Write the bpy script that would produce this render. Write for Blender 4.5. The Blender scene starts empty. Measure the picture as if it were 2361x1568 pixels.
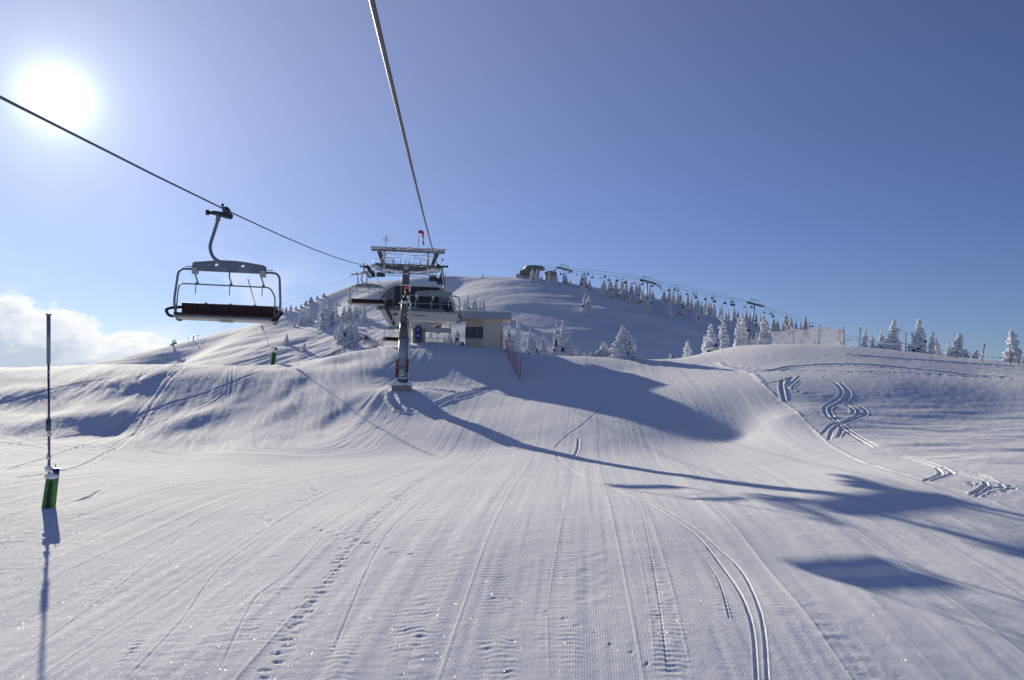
import bpy, bmesh, math, random
import numpy as np
from mathutils import Vector, Matrix

# ------------------------------------------------------------------ camera
F = 1800.0                       # focal length in units of a 2360 px wide frame
PITCH = math.radians(3.05); ROLL = math.radians(1.7)
CAMZ = 8.0
scene = bpy.context.scene
_f = np.array([0, math.cos(PITCH), math.sin(PITCH)])
_u0 = np.array([0, -math.sin(PITCH), math.cos(PITCH)])
_r0 = np.array([1.0, 0, 0])
_r = _r0*math.cos(ROLL) + _u0*math.sin(ROLL)
_u = _u0*math.cos(ROLL) - _r0*math.sin(ROLL)
cam_data = bpy.data.cameras.new("Camera"); cam = bpy.data.objects.new("Camera", cam_data)
scene.collection.objects.link(cam); scene.camera = cam
cam_data.sensor_width = 36.0; cam_data.lens = 36.0*F/2360.0
cam_data.clip_start = 0.1; cam_data.clip_end = 20000
cam.matrix_world = Matrix(((_r[0], _u[0], -_f[0], 0), (_r[1], _u[1], -_f[1], 0), (_r[2], _u[2], -_f[2], CAMZ), (0, 0, 0, 1)))

def ray(px, py):
    px = np.asarray(px, float); py = np.asarray(py, float)
    return _f + ((px-1180)/F)[..., None]*_r + ((784-py)/F)[..., None]*_u
def W(px, py, Y):                # world point at forward distance Y seen in that direction
    d = ray(px, py); k = np.asarray(Y)/d[..., 1]
    p = d*k[..., None]; p[..., 2] += CAMZ
    return p

SUN = ray(130, 225); SUN = SUN/np.linalg.norm(SUN)
SUN_EL = math.asin(SUN[2]); SUN_AZ = math.atan2(SUN[0], SUN[1])   # azimuth from +Y towards +X

# ------------------------------------------------------------------ world
world = bpy.data.worlds.new("World"); scene.world = world; world.use_nodes = True
nt = world.node_tree; nt.nodes.clear()
def N(t, **kw):
    n = nt.nodes.new(t)
    for k, v in kw.items(): setattr(n, k, v)
    return n
def mth(op, a, b=None, c=None, clamp=False):
    n = nt.nodes.new('ShaderNodeMath'); n.operation = op; n.use_clamp = clamp
    for i, s in enumerate((a, b, c)):
        if s is None: continue
        if isinstance(s, (int, float)): n.inputs[i].default_value = s
        else: nt.links.new(s, n.inputs[i])
    return n.outputs[0]
sky = N('ShaderNodeTexSky', sky_type='NISHITA', sun_disc=False)
sky.sun_elevation = SUN_EL; sky.sun_rotation = SUN_AZ
sky.altitude = 1800; sky.air_density = 1.0; sky.dust_density = 0.12; sky.ozone_density = 3.0
hsv = N('ShaderNodeHueSaturation'); hsv.inputs['Hue'].default_value = 0.512; hsv.inputs['Saturation'].default_value = 1.0
nt.links.new(sky.outputs[0], hsv.inputs['Color'])
tc = N('ShaderNodeTexCoord')
sep = N('ShaderNodeSeparateXYZ'); nt.links.new(tc.outputs['Generated'], sep.inputs[0])
dx, dy, dz = sep.outputs
# sun aureole: forward scattering round the sun
dotn = N('ShaderNodeVectorMath', operation='DOT_PRODUCT'); dotn.inputs[1].default_value = tuple(SUN)
nrm = N('ShaderNodeVectorMath', operation='NORMALIZE'); nt.links.new(tc.outputs['Generated'], nrm.inputs[0])
nt.links.new(nrm.outputs[0], dotn.inputs[0])
ang = mth('ARCCOSINE', mth('MINIMUM', dotn.outputs['Value'], 0.9999999))
def gauss(a, sig, amp): return mth('MULTIPLY', mth('EXPONENT', mth('MULTIPLY', mth('POWER', mth('DIVIDE', a, sig), 2.0), -1.0)), amp)
def expo(a, sig, amp): return mth('MULTIPLY', mth('EXPONENT', mth('MULTIPLY', mth('DIVIDE', a, sig), -1.0)), amp)
glow = mth('ADD', mth('ADD', gauss(ang, 0.033, 11.0), expo(ang, 0.055, 7.0)), expo(ang, 0.38, 7.2))
gcol = N('ShaderNodeCombineColor')
nt.links.new(glow, gcol.inputs[0]); nt.links.new(mth('MULTIPLY', glow, 1.04), gcol.inputs[1]); nt.links.new(mth('MULTIPLY', glow, 1.05), gcol.inputs[2])
add = N('ShaderNodeMix', data_type='RGBA', blend_type='ADD'); add.inputs['Factor'].default_value = 1.0
SKYMUL = N('ShaderNodeMix', data_type='RGBA', blend_type='MULTIPLY'); SKYMUL.inputs['Factor'].default_value = 1.0
SKYMUL.inputs[7].default_value = (0.90, 1.0, 1.33, 1)
nt.links.new(hsv.outputs[0], SKYMUL.inputs[6])
nt.links.new(SKYMUL.outputs[2], add.inputs[6]); nt.links.new(gcol.outputs[0], add.inputs[7])
# cloud bank low over the valley on the left
az = mth('ARCTAN2', dx, dy); hor = mth('SQRT', mth('ADD', mth('MULTIPLY', dx, dx), mth('MULTIPLY', dy, dy)))
el = mth('ARCTAN2', dz, hor)
cmb = N('ShaderNodeCombineXYZ'); nt.links.new(mth('MULTIPLY', az, 24.0), cmb.inputs[0]); nt.links.new(mth('MULTIPLY', el, 42.0), cmb.inputs[1])
cn = N('ShaderNodeTexNoise'); cn.inputs['Scale'].default_value = 1.0; cn.inputs['Detail'].default_value = 6; cn.inputs['Roughness'].default_value = 0.55
nt.links.new(cmb.outputs[0], cn.inputs['Vector'])
htop = N('ShaderNodeMapRange'); htop.inputs['From Min'].default_value = math.radians(-34); htop.inputs['From Max'].default_value = math.radians(-24)
htop.inputs['To Min'].default_value = math.radians(4.8); htop.inputs['To Max'].default_value = math.radians(1.9); nt.links.new(az, htop.inputs['Value'])
hh = mth('ADD', htop.outputs[0], mth('MULTIPLY', mth('SUBTRACT', cn.outputs[0], 0.5), 0.080))
cl = N('ShaderNodeMapRange', interpolation_type='SMOOTHSTEP'); nt.links.new(mth('SUBTRACT', hh, el), cl.inputs['Value'])
cl.inputs['From Min'].default_value = -0.004; cl.inputs['From Max'].default_value = 0.009
azm = N('ShaderNodeMapRange', interpolation_type='SMOOTHSTEP'); nt.links.new(az, azm.inputs['Value'])
azm.inputs['From Min'].default_value = math.radians(-20); azm.inputs['From Max'].default_value = math.radians(-26)
den = mth('MULTIPLY', cl.outputs[0], azm.outputs[0])
# thin high veil under the near chair
cmb2 = N('ShaderNodeCombineXYZ'); nt.links.new(mth('MULTIPLY', az, 7.0), cmb2.inputs[0]); nt.links.new(mth('MULTIPLY', el, 14.0), cmb2.inputs[1]); cmb2.inputs[2].default_value = 4.2
wn = N('ShaderNodeTexNoise'); wn.inputs['Scale'].default_value = 1.0; wn.inputs['Detail'].default_value = 5; nt.links.new(cmb2.outputs[0], wn.inputs['Vector'])
wv = N('ShaderNodeMapRange', interpolation_type='SMOOTHSTEP'); nt.links.new(wn.outputs[0], wv.inputs['Value'])
wv.inputs['From Min'].default_value = 0.5; wv.inputs['From Max'].default_value = 0.75; wv.inputs['To Max'].default_value = 0.35
elm = N('ShaderNodeMapRange', interpolation_type='SMOOTHSTEP'); nt.links.new(el, elm.inputs['Value'])
elm.inputs['From Min'].default_value = math.radians(13); elm.inputs['From Max'].default_value = math.radians(4)
azw = N('ShaderNodeMapRange', interpolation_type='SMOOTHSTEP'); nt.links.new(az, azw.inputs['Value'])
azw.inputs['From Min'].default_value = math.radians(-8); azw.inputs['From Max'].default_value = math.radians(-20)
veil = mth('MULTIPLY', mth('MULTIPLY', wv.outputs[0], elm.outputs[0]), azw.outputs[0])
den = mth('MAXIMUM', den, veil)
cn2 = N('ShaderNodeTexNoise'); cn2.inputs['Scale'].default_value = 2.3; cn2.inputs['Detail'].default_value = 8; cn2.inputs['Roughness'].default_value = 0.6; nt.links.new(cmb.outputs[0], cn2.inputs['Vector'])
ccr = N('ShaderNodeValToRGB'); nt.links.new(mth('ADD', mth('SUBTRACT', hh, el), mth('MULTIPLY', mth('SUBTRACT', cn2.outputs[0], 0.5), 0.05)), ccr.inputs[0])
ccr.color_ramp.elements[0].position = 0.0; ccr.color_ramp.elements[0].color = (1, 1, 1, 1)
ccr.color_ramp.elements[1].position = 0.055; ccr.color_ramp.elements[1].color = (0.50, 0.58, 0.70, 1)
CLMUL = N('ShaderNodeVectorMath', operation='SCALE'); nt.links.new(ccr.outputs[0], CLMUL.inputs[0]); CLMUL.inputs['Scale'].default_value = 18.5
cmix = N('ShaderNodeMix', data_type='RGBA'); nt.links.new(den, cmix.inputs['Factor'])
nt.links.new(add.outputs[2], cmix.inputs[6]); nt.links.new(CLMUL.outputs[0], cmix.inputs[7])
bg = N('ShaderNodeBackground'); bg.inputs['Strength'].default_value = 0.055
out = N('ShaderNodeOutputWorld'); nt.links.new(cmix.outputs[2], bg.inputs['Color']); nt.links.new(bg.outputs[0], out.inputs['Surface'])

sun_data = bpy.data.lights.new("Sun", 'SUN'); sun_data.energy = 5.0; sun_data.angle = math.radians(0.48); sun_data.color = (1.0, 0.92, 0.73)
sun_ob = bpy.data.objects.new("Sun", sun_data); scene.collection.objects.link(sun_ob)
sun_ob.rotation_mode = 'QUATERNION'; sun_ob.rotation_quaternion = Vector(SUN).to_track_quat('Z', 'Y'); sun_ob.location = (0, 0, 60)
scene.view_settings.view_transform = 'Standard'; scene.view_settings.look = 'None'
scene.view_settings.exposure = 0.09; scene.view_settings.gamma = 1.0
# ------------------------------------------------------------------ helpers
COL = scene.collection
def noise2(x, y, seed=0):
    xi = np.floor(x).astype(np.int64); yi = np.floor(y).astype(np.int64)
    xf = x-xi; yf = y-yi
    def h(a, b):
        n = (a*374761393 + b*668265263 + seed*974634777) & 0x7fffffff
        n = ((n ^ (n >> 13))*1274126177) & 0x7fffffff
        return ((n ^ (n >> 16)) & 0xffff)/65535.0
    sx = xf*xf*xf*(xf*(xf*6-15)+10); sy = yf*yf*yf*(yf*(yf*6-15)+10)
    a = h(xi, yi); b = h(xi+1, yi); c = h(xi, yi+1); d = h(xi+1, yi+1)
    return (a + (b-a)*sx + (c-a)*sy + (a-b-c+d)*sx*sy)*2-1
def fbm(x, y, oct=4, seed=0, rough=0.5):
    s = 0; a = 1.0; t = 0
    for o in range(oct):
        s = s + a*noise2(x*2**o + 17.3*o, y*2**o - 9.1*o, seed+o); t += a; a *= rough
    return s/t
def sst(a, b, x):
    t = np.clip((x-a)/(b-a), 0, 1); return t*t*(3-2*t)

class TPS:
    def __init__(s, pts, lam=0.0, scale=50.0):
        p = np.array(pts, float); s.c = p[:, :2]/scale; s.sc = scale
        n = len(p); d2 = ((s.c[:, None]-s.c[None])**2).sum(-1)
        K = 0.5*d2*np.log(d2+1e-12) + lam*np.eye(n)
        P = np.c_[np.ones(n), s.c]
        A = np.block([[K, P], [P.T, np.zeros((3, 3))]])
        s.w = np.linalg.solve(A, np.r_[p[:, 2], 0, 0, 0])
    def __call__(s, x, y):
        x = np.asarray(x, float)/s.sc; y = np.asarray(y, float)/s.sc
        sh = x.shape; x = x.ravel(); y = y.ravel()
        out = s.w[-3] + s.w[-2]*x + s.w[-1]*y
        for i in range(len(s.c)):
            d2 = (x-s.c[i, 0])**2 + (y-s.c[i, 1])**2
            out += s.w[i]*0.5*d2*np.log(d2+1e-12)
        return out.reshape(sh)

# ---- the near slope, from image pixel positions with estimated distances
near_px = [
 # foreground
 (0,1568,16.2),(500,1568,16),(1180,1568,16),(1800,1568,15.7),(2360,1568,15.8),
 (0,1400,20.5),(600,1400,20),(1180,1400,19.6),(1800,1400,19),(2360,1400,19.5),
 (112,1168,32),(500,1250,26.5),(1180,1250,24.6),(1700,1250,24.9),(2000,1320,22.2),(1700,1320,21.9),(2360,1250,25.6),
 (0,1120,36),(500,1130,36),(900,1130,35),(1180,1140,33),(1480,1118,37),(2100,1160,30.6),(2360,1150,31),
 (300,1085,42),(700,1085,43),(1000,1075,44),(1300,1055,49),(1500,1090,42),(1800,1125,35),(2200,1110,34),
 # left bowl and slope
 (0,1040,47),(350,1040,52),(650,1040,53),(900,1015,56),
 (0,980,56),(250,965,62),(450,985,62),(700,980,63),
 (0,910,67),(200,905,71),(450,915,72),(700,920,72),
 (0,851,88),(150,844,90),(350,840,90),(520,844,90),(700,842,91),
 (0,864,78),(200,860,80),(450,864,80),(700,864,81),
 # hollow round the tower and the mound
 (800,950,67),(860,903,74),(925,897,72),(1000,940,67),(1100,985,59.5),(1180,1020,55.2),
 (800,838,88),(760,826,91),(850,806,94),(930,796,96),(1010,795,96),(870,850,82),
 (900,822,88),(980,822,88.5),(950,868,81.8),(1030,868,82),(1000,895,76),
 (1110,801,95),(1150,803,95),(1200,813,93),(1100,826,88),(1100,872,81.5),(1198,878,79),(1150,905,74),(1215,840,86),
 (1180,930,68),(1300,930,66),(1250,990,57),
 (1300,868,78),(1300,822,92),(1400,829,93),(1400,862,80),(1550,829,91),(1550,862,77),
 (1420,920,67),(1505,884,72),(1600,925,64),(1600,985,58.5),(1700,1010,57),
 (1400,1010,54),
 # right side
 (1620,816,90),(1690,799,92),(1770,796,91),(1850,795,89),(1950,796,86),(2100,812,82),(2250,829,78),(2360,842,75),
 (1720,840,78),(1900,835,76),(2100,848,73),(2250,862,71),
 (1760,890,66),(1880,880,67),(2050,890,65),(2200,880,67),(2360,890,65),
 (1800,960,57),(1950,950,59),(2100,930,61),(2300,925,62),
 (2150,985,55),(2300,990,54.5),(2000,1030,47),(2360,1050,43),(2200,1050,43),
]
near_pts = [tuple(W(a, b, c)) for a, b, c in near_px]
# ground beyond the crests and outside the frame
for x, y, z in [(-110,115,5.5),(-70,115,4.5),(-45,115,4.2),(-28,118,5.0),(-20,104,11.0),(-14,104,12.6),(-6,104,12.4),(-13,118,12.4),(2,98,10.2),(12,105,5.5),(28,110,6.5),(45,105,7.8),(62,95,8.0),(85,90,7.0),
                (-100,85,7.5),(-75,45,4.0),(-50,20,1.6),(50,20,2.8),(70,50,5.0),(75,70,8.0),
                (-20,0,-1.5),(0,0,-1.2),(20,0,-0.8),(-60,-60,-10),(0,-60,-12),(60,-60,-9),(0,-120,-22),(-100,-60,-12),(100,-60,-6),(120,40,4),(130,110,2),
                (-110,130,-3),(-60,130,-6),(-20,130,0),(10,130,-2),(50,135,-4),(90,130,-3),(0,160,-6),(60,165,-8),(-60,165,-10),(0,240,-8),(90,240,-10),(-90,240,-12),(-200,200,-12),(200,200,-12)]:
    near_pts.append((x, y, z))
near_h = TPS(near_pts, lam=0.0008)

# the mountain behind
MS = 2.0
hill_px = [
 (200,880,345),(315,838,335),(401,801,325),(462,778,320),(542,757,315),(577,749,312),(648,726,308),(729,694,302),(782,667,298),(835,650,295),
 (950,641,276),(1032,636,270),(1112,637,262),(1184,639,258),(1240,643,254),(1298,652,246),(1386,667,238),(1508,688,234),(1561,701,233),(1615,722,234),(1694,736,238),(1799,764,245),(1880,790,250),(1960,815,255),(2100,850,262),
 (400,845,280),(520,850,215),(520,800,268),(650,850,195),(650,790,240),(760,840,200),(740,780,240),(740,730,275),(850,820,190),(850,740,240),(850,690,265),
 (1000,810,180),(1000,740,217),(1000,680,258),(1100,820,172),(1150,760,194),(1150,700,218),(1150,665,238),
 (1300,832,170),(1300,790,179),(1300,740,196),(1300,700,214),(1300,672,231),
 (1450,832,173),(1450,780,185),(1450,730,204),(1440,695,222),(1600,832,180),(1600,790,190),(1600,750,207),(1750,832,196),(1750,790,214),(1900,840,215),
]
hill_pts = [tuple(W(a, b, c*MS)) for a, b, c in hill_px]
for a, b, c in hill_px[1:25]:
    p = W(a, b, c*MS); d = W(a, b, c*MS+90); q = np.array([d[0], d[1], p[2]-34]); hill_pts.append(tuple(q))
for x, y, z in [(-400,300,-25),(-200,220,-14),(-100,200,-10),(0,195,-8),(100,200,-8),(200,220,-12),(350,260,-20),(450,500,10),(-600,500,-40),(-600,900,-60),(0,900,-20),(500,900,-40)]:
    hill_pts.append((x*1.25, y*1.25, z))
hill_h = TPS(hill_pts, lam=0.0003, scale=200.0)

def hit(hf, px, py, y0, y1, n=600):
    """first ground point along a line of sight"""
    px = np.atleast_1d(np.asarray(px, float)); py = np.atleast_1d(np.asarray(py, float))
    Ys = np.exp(np.linspace(math.log(y0), math.log(y1), n))
    P = W(px[:, None], py[:, None], np.broadcast_to(Ys, (len(px), n)))
    below = P[..., 2] < hf(P[..., 0], P[..., 1])
    k = np.argmax(below, 1); k = np.where(below.any(1), np.maximum(k, 1), -1)
    res = []
    for i in range(len(px)):
        if k[i] < 0: res.append(P[i, -1]); continue
        a, b = P[i, k[i]-1], P[i, k[i]]
        for _ in range(12):
            m = (a+b)/2
            if m[2] < hf(m[0:1], m[1:2])[0]: b = m
            else: a = m
        res.append((a+b)/2)
    return np.array(res)
def nhit(px, py): return hit(near_h, px, py, 8, 130)
def hhit(px, py): return hit(hill_h, px, py, 250, 1100)

# ---- materials
def mat(name, col, rough=0.6, metal=0.0, emit=None, es=0.0, spec=0.5, noise=None, bump=None, alpha=1.0, trans=0.0):
    m = bpy.data.materials.new(name); m.use_nodes = True; t = m.node_tree; b = t.nodes['Principled BSDF']
    b.inputs['Base Color'].default_value = (*col, 1); b.inputs['Roughness'].default_value = rough; b.inputs['Metallic'].default_value = metal
    b.inputs['Specular IOR Level'].default_value = spec; b.inputs['Alpha'].default_value = alpha; b.inputs['Transmission Weight'].default_value = trans
    if emit: b.inputs['Emission Color'].default_value = (*emit, 1); b.inputs['Emission Strength'].default_value = es
    if noise:   # (scale, amount, second colour)
        tcn = t.nodes.new('ShaderNodeTexCoord'); nn = t.nodes.new('ShaderNodeTexNoise'); nn.inputs['Scale'].default_value = noise[0]; nn.inputs['Detail'].default_value = 5
        t.links.new(tcn.outputs['Object'], nn.inputs['Vector'])
        mr = t.nodes.new('ShaderNodeMapRange'); mr.inputs['From Min'].default_value = noise[1]; mr.inputs['From Max'].default_value = noise[1]+0.12
        t.links.new(nn.outputs[0], mr.inputs['Value'])
        mx = t.nodes.new('ShaderNodeMix'); mx.data_type = 'RGBA'; mx.inputs[6].default_value = (*col, 1); mx.inputs[7].default_value = (*noise[2], 1)
        t.links.new(mr.outputs[0], mx.inputs['Factor']); t.links.new(mx.outputs[2], b.inputs['Base Color'])
    if bump:
        tcn = t.nodes.new('ShaderNodeTexCoord'); nn = t.nodes.new('ShaderNodeTexNoise'); nn.inputs['Scale'].default_value = bump[0]; nn.inputs['Detail'].default_value = 6
        t.links.new(tcn.outputs['Object'], nn.inputs['Vector'])
        bp = t.nodes.new('ShaderNodeBump'); bp.inputs['Strength'].default_value = bump[1]; bp.inputs['Distance'].default_value = bump[2]
        t.links.new(nn.outputs[0], bp.inputs['Height']); t.links.new(bp.outputs[0], b.inputs['Normal'])
    return m
def snow_material(name, bumps, cord=False):
    m = bpy.data.materials.new(name); m.use_nodes = True; t = m.node_tree; b = t.nodes['Principled BSDF']
    b.inputs['Base Color'].default_value = (0.88, 0.885, 0.91, 1); b.inputs['Roughness'].default_value = 0.85; b.inputs['Specular IOR Level'].default_value = 0.03
    g = t.nodes.new('ShaderNodeNewGeometry'); prev = None
    for sc, st, dist, stretch in bumps:
        mp = t.nodes.new('ShaderNodeMapping'); mp.inputs['Scale'].default_value = stretch; t.links.new(g.outputs['Position'], mp.inputs['Vector'])
        nn = t.nodes.new('ShaderNodeTexNoise'); nn.inputs['Scale'].default_value = sc; nn.inputs['Detail'].default_value = 4
        t.links.new(mp.outputs[0], nn.inputs['Vector'])
        bp = t.nodes.new('ShaderNodeBump'); bp.inputs['Strength'].default_value = st; bp.inputs['Distance'].default_value = dist
        t.links.new(nn.outputs[0], bp.inputs['Height'])
        if prev: t.links.new(prev, bp.inputs['Normal'])
        prev = bp.outputs[0]
    if cord:
        uv = t.nodes.new('ShaderNodeUVMap'); uv.uv_map = 'groom'
        sp = t.nodes.new('ShaderNodeSeparateXYZ'); t.links.new(uv.outputs[0], sp.inputs[0])
        s1 = t.nodes.new('ShaderNodeMath'); s1.operation = 'MULTIPLY'; s1.inputs[1].default_value = 2*math.pi/0.06; t.links.new(sp.outputs[0], s1.inputs[0])
        s2 = t.nodes.new('ShaderNodeMath'); s2.operation = 'SINE'; t.links.new(s1.outputs[0], s2.inputs[0])
        s3 = t.nodes.new('ShaderNodeMath'); s3.operation = 'MULTIPLY'; t.links.new(s2.outputs[0], s3.inputs[0]); t.links.new(sp.outputs[1], s3.inputs[1])
        bp = t.nodes.new('ShaderNodeBump'); bp.inputs['Strength'].default_value = 0.5; bp.inputs['Distance'].default_value = 0.0018
        t.links.new(s3.outputs[0], bp.inputs['Height']); t.links.new(prev, bp.inputs['Normal']); prev = bp.outputs[0]
    t.links.new(prev, b.inputs['Normal'])
    if cord:      # ice crystals: sparse tiny facets that catch the sun
        vo = t.nodes.new('ShaderNodeTexVoronoi'); vo.inputs['Scale'].default_value = 26; t.links.new(g.outputs['Position'], vo.inputs['Vector'])
        sb = t.nodes.new('ShaderNodeVectorMath'); sb.operation = 'SUBTRACT'; sb.inputs[1].default_value = (.5, .5, .5); t.links.new(vo.outputs['Color'], sb.inputs[0])
        sc = t.nodes.new('ShaderNodeVectorMath'); sc.operation = 'SCALE'; sc.inputs['Scale'].default_value = 3.0; t.links.new(sb.outputs[0], sc.inputs[0])
        ad = t.nodes.new('ShaderNodeVectorMath'); ad.operation = 'ADD'; t.links.new(sc.outputs[0], ad.inputs[0]); t.links.new(g.outputs['Normal'], ad.inputs[1])
        nn2 = t.nodes.new('ShaderNodeVectorMath'); nn2.operation = 'NORMALIZE'; t.links.new(ad.outputs[0], nn2.inputs[0])
        gl = t.nodes.new('ShaderNodeBsdfGlossy'); gl.inputs['Roughness'].default_value = .27; t.links.new(nn2.outputs[0], gl.inputs['Normal'])
        lt = t.nodes.new('ShaderNodeMath'); lt.operation = 'LESS_THAN'; lt.inputs[1].default_value = 0.28; t.links.new(vo.outputs['Distance'], lt.inputs[0])
        fa = t.nodes.new('ShaderNodeMath'); fa.operation = 'MULTIPLY'; fa.inputs[1].default_value = 0.05; t.links.new(lt.outputs[0], fa.inputs[0])
        mx = t.nodes.new('ShaderNodeMixShader'); t.links.new(fa.outputs[0], mx.inputs[0]); t.links.new(b.outputs[0], mx.inputs[1]); t.links.new(gl.outputs[0], mx.inputs[2])
        t.links.new(mx.outputs[0], [n for n in t.nodes if n.type == 'OUTPUT_MATERIAL'][0].inputs[0])
    return m
M_snow = snow_material('snow_groomed', [(1.8, 0.5, 0.03, (1, 1, 1)), (14, 0.6, 0.010, (1, 1, 1)), (45, 0.5, 0.004, (1, 1, 1))], cord=True)
M_snowfar = snow_material('snow_mountain', [(0.12, 0.45, 0.9, (1, 1, 1)), (0.7, 0.5, 0.16, (1, 1, 1))])
def translucent(m, f):
    t = m.node_tree; b = t.nodes['Principled BSDF']; o = [n for n in t.nodes if n.type == 'OUTPUT_MATERIAL'][0]
    tr = t.nodes.new('ShaderNodeBsdfTranslucent'); mx = t.nodes.new('ShaderNodeMixShader'); mx.inputs[0].default_value = f
    if b.inputs['Base Color'].is_linked: t.links.new(b.inputs['Base Color'].links[0].from_socket, tr.inputs[0])
    else: tr.inputs[0].default_value = b.inputs['Base Color'].default_value
    t.links.new(b.outputs[0], mx.inputs[1]); t.links.new(tr.outputs[0], mx.inputs[2]); t.links.new(mx.outputs[0], o.inputs[0])
M_rime = mat('rime_snow', (0.88, 0.89, 0.92), 0.7, spec=0.2, bump=(9, 0.5, 0.03))

def grid_mesh(name, X, Y, Z, material, uv=None):
    nr, nc = X.shape
    co = np.stack([X, Y, Z], -1).reshape(-1, 3).astype(np.float32)
    idx = np.arange(nr*nc).reshape(nr, nc)
    q = np.stack([idx[:-1, :-1], idx[:-1, 1:], idx[1:, 1:], idx[1:, :-1]], -1).reshape(-1, 4)
    me = bpy.data.meshes.new(name); me.vertices.add(len(co)); me.vertices.foreach_set('co', co.ravel())
    nl = q.size; me.loops.add(nl); me.loops.foreach_set('vertex_index', q.ravel().astype(np.int32))
    me.polygons.add(len(q)); me.polygons.foreach_set('loop_start', np.arange(0, nl, 4, dtype=np.int32))
    me.update(calc_edges=True); me.validate()
    me.polygons.foreach_set('use_smooth', np.ones(len(me.polygons), bool))
    if uv is not None:
        l = me.uv_layers.new(name='groom'); vi = np.empty(len(me.loops), np.int32); me.loops.foreach_get('vertex_index', vi)
        l.data.foreach_set('uv', np.stack([uv[0].ravel()[vi], uv[1].ravel()[vi]], -1).astype(np.float32).ravel())
    me.materials.append(material)
    o = bpy.data.objects.new(name, me); COL.objects.link(o); return o

# ------------------------------------------------------------------ near ground
QUICK = False
kres = 2.0 if QUICK else 1.0
th = np.r_[np.linspace(-math.pi, -0.80, 60)[:-1], np.arange(-0.80, 0.80, 0.00105*kres), np.linspace(0.80, math.pi, 60)]
rr = [0.5]
while rr[-1] < 262:
    r = rr[-1]; rr.append(r + (max(0.10*r, 0.3) if r < 10 else (0.0030*kres*r if r < 96 else 0.02*r)))
rr = np.array(rr)
R, T = np.meshgrid(rr, th, indexing='ij')
X = R*np.sin(T); Y = R*np.cos(T)
Z = near_h(X, Y)
front = sst(12, 18, R)*sst(0.95, 0.75, np.abs(T))
# direction of travel of the grooming machine: u across, v along
def bendx(x, y): return 5.5*sst(34, 52, y)*sst(0, -12, x)
U = X - 0.085*(Y-16) + 0.0*Y - bendx(X, Y)
left_slope = sst(44, 54, Y)*sst(-6, -14, X)
U2 = X + 0.22*Y
edge_x = np.interp(Y, [16, 27, 33, 42, 50, 57, 66, 78, 95], W(np.array([3200, 2420, 2230, 2010, 1880, 1800, 1750, 1690, 1640.]), np.array([1200, 1170, 1090, 1040, 985, 950, 880, 830, 800.]), np.array([16, 27, 33, 42, 50, 57, 66, 78, 95.]))[:, 0])
groomed = sst(0.5, -0.5, X-edge_x)
powder = 1-groomed
UU = U*(1-left_slope) + U2*left_slope
# broad undulation
Z += 0.10*fbm(X/9, Y/9, 3, 5)*sst(8, 25, R)
Z += left_slope*(0.42*fbm((X+0.25*Y)/8.5+3.3, Y/17, 2, 21) + 0.2*fbm(X/14, Y/8, 2, 22))*sst(92, 78, Y)
Z += powder*sst(36, 42, Y)*sst(64, 56, Y)*0.24*fbm(X/9, Y/2.6, 3, 33)*sst(20, 24, X)
for px_, py_, sx_, sy_, am_ in [(30, 925, 2.6, 6, .50), (110, 900, 1.6, 7, .22), (30, 985, 2.2, 5, .36), (170, 980, 2.6, 6, .52), (300, 950, 2.3, 6.5, .46), (250, 890, 1.3, 5, .22), (330, 880, 1.2, 6, .2), (430, 970, 1.3, 5, .15), (515, 950, 1.4, 6, .26), (600, 930, 1.0, 5, .14), (640, 960, 1.0, 4, .12), (765, 965, 1.0, 4, .16), (690, 878, 1.2, 4, .18)]:
    g_ = nhit(px_, py_)[0]; dX_ = X-g_[0]-.12*(Y-g_[1])+.8*fbm(X/3.0+px_, Y/9.0, 2, 31); dY_ = (Y-g_[1])/sy_
    Z += 0.55*am_*(np.exp(-(dX_+.75*sx_)**2/sx_**2-dY_**2) - np.exp(-(dX_-.75*sx_)**2/sx_**2-dY_**2))
# streaks and washboard along the piste
streak = fbm(UU*1.5, Y*0.05, 3, 9, 0.6)
Z += front*groomed*(0.020*streak + 0.0028*fbm(UU*5, Y*0.10, 2, 12)*sst(60, 30, Y) + left_slope*(0.085*fbm(UU*0.7, Y*0.06, 3, 10) + 0.022*fbm(UU*2.6+0.5*Y, Y*0.22, 3, 13) + 0.012*fbm(X*1.5, Y*1.1, 3, 14)))
strip = np.mod(UU+1.2+0.25*noise2(Y*0.03, Y*0+3, 4), 4.1)
Z += front*groomed*0.009*np.exp(-((strip-0.05)/0.04)**2)*(1-0.5*left_slope)
band = sst(0.05, 0.45, fbm(UU*0.75+7.7, Y*0.045, 2, 44))*sst(62, 20, Y)
wph = Y + 0.12*fbm(X*1.2, Y*0.8, 2, 51)
wob = np.sin(2*math.pi*wph/0.36 + 3.0*fbm(UU*1.0, Y*0.5, 2, 55))
Z += front*groomed*band*0.0025*wob*(0.35+0.65*sst(-0.3, 0.5, fbm(UU*2.6, Y*2.0, 2, 52)))*sst(48, 26, Y)
crumb = sst(0.18, 0.55, fbm(UU*1.1+40, Y*0.14, 3, 61))*sst(50, 22, Y)
Z += front*groomed*crumb*0.013*sst(14, 9, X)*fbm(X*2.2, Y*5.0, 3, 62)
Z += front*(0.006+0.008*powder)*fbm(X*2.1, Y*2.1, 3, 71)

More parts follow.
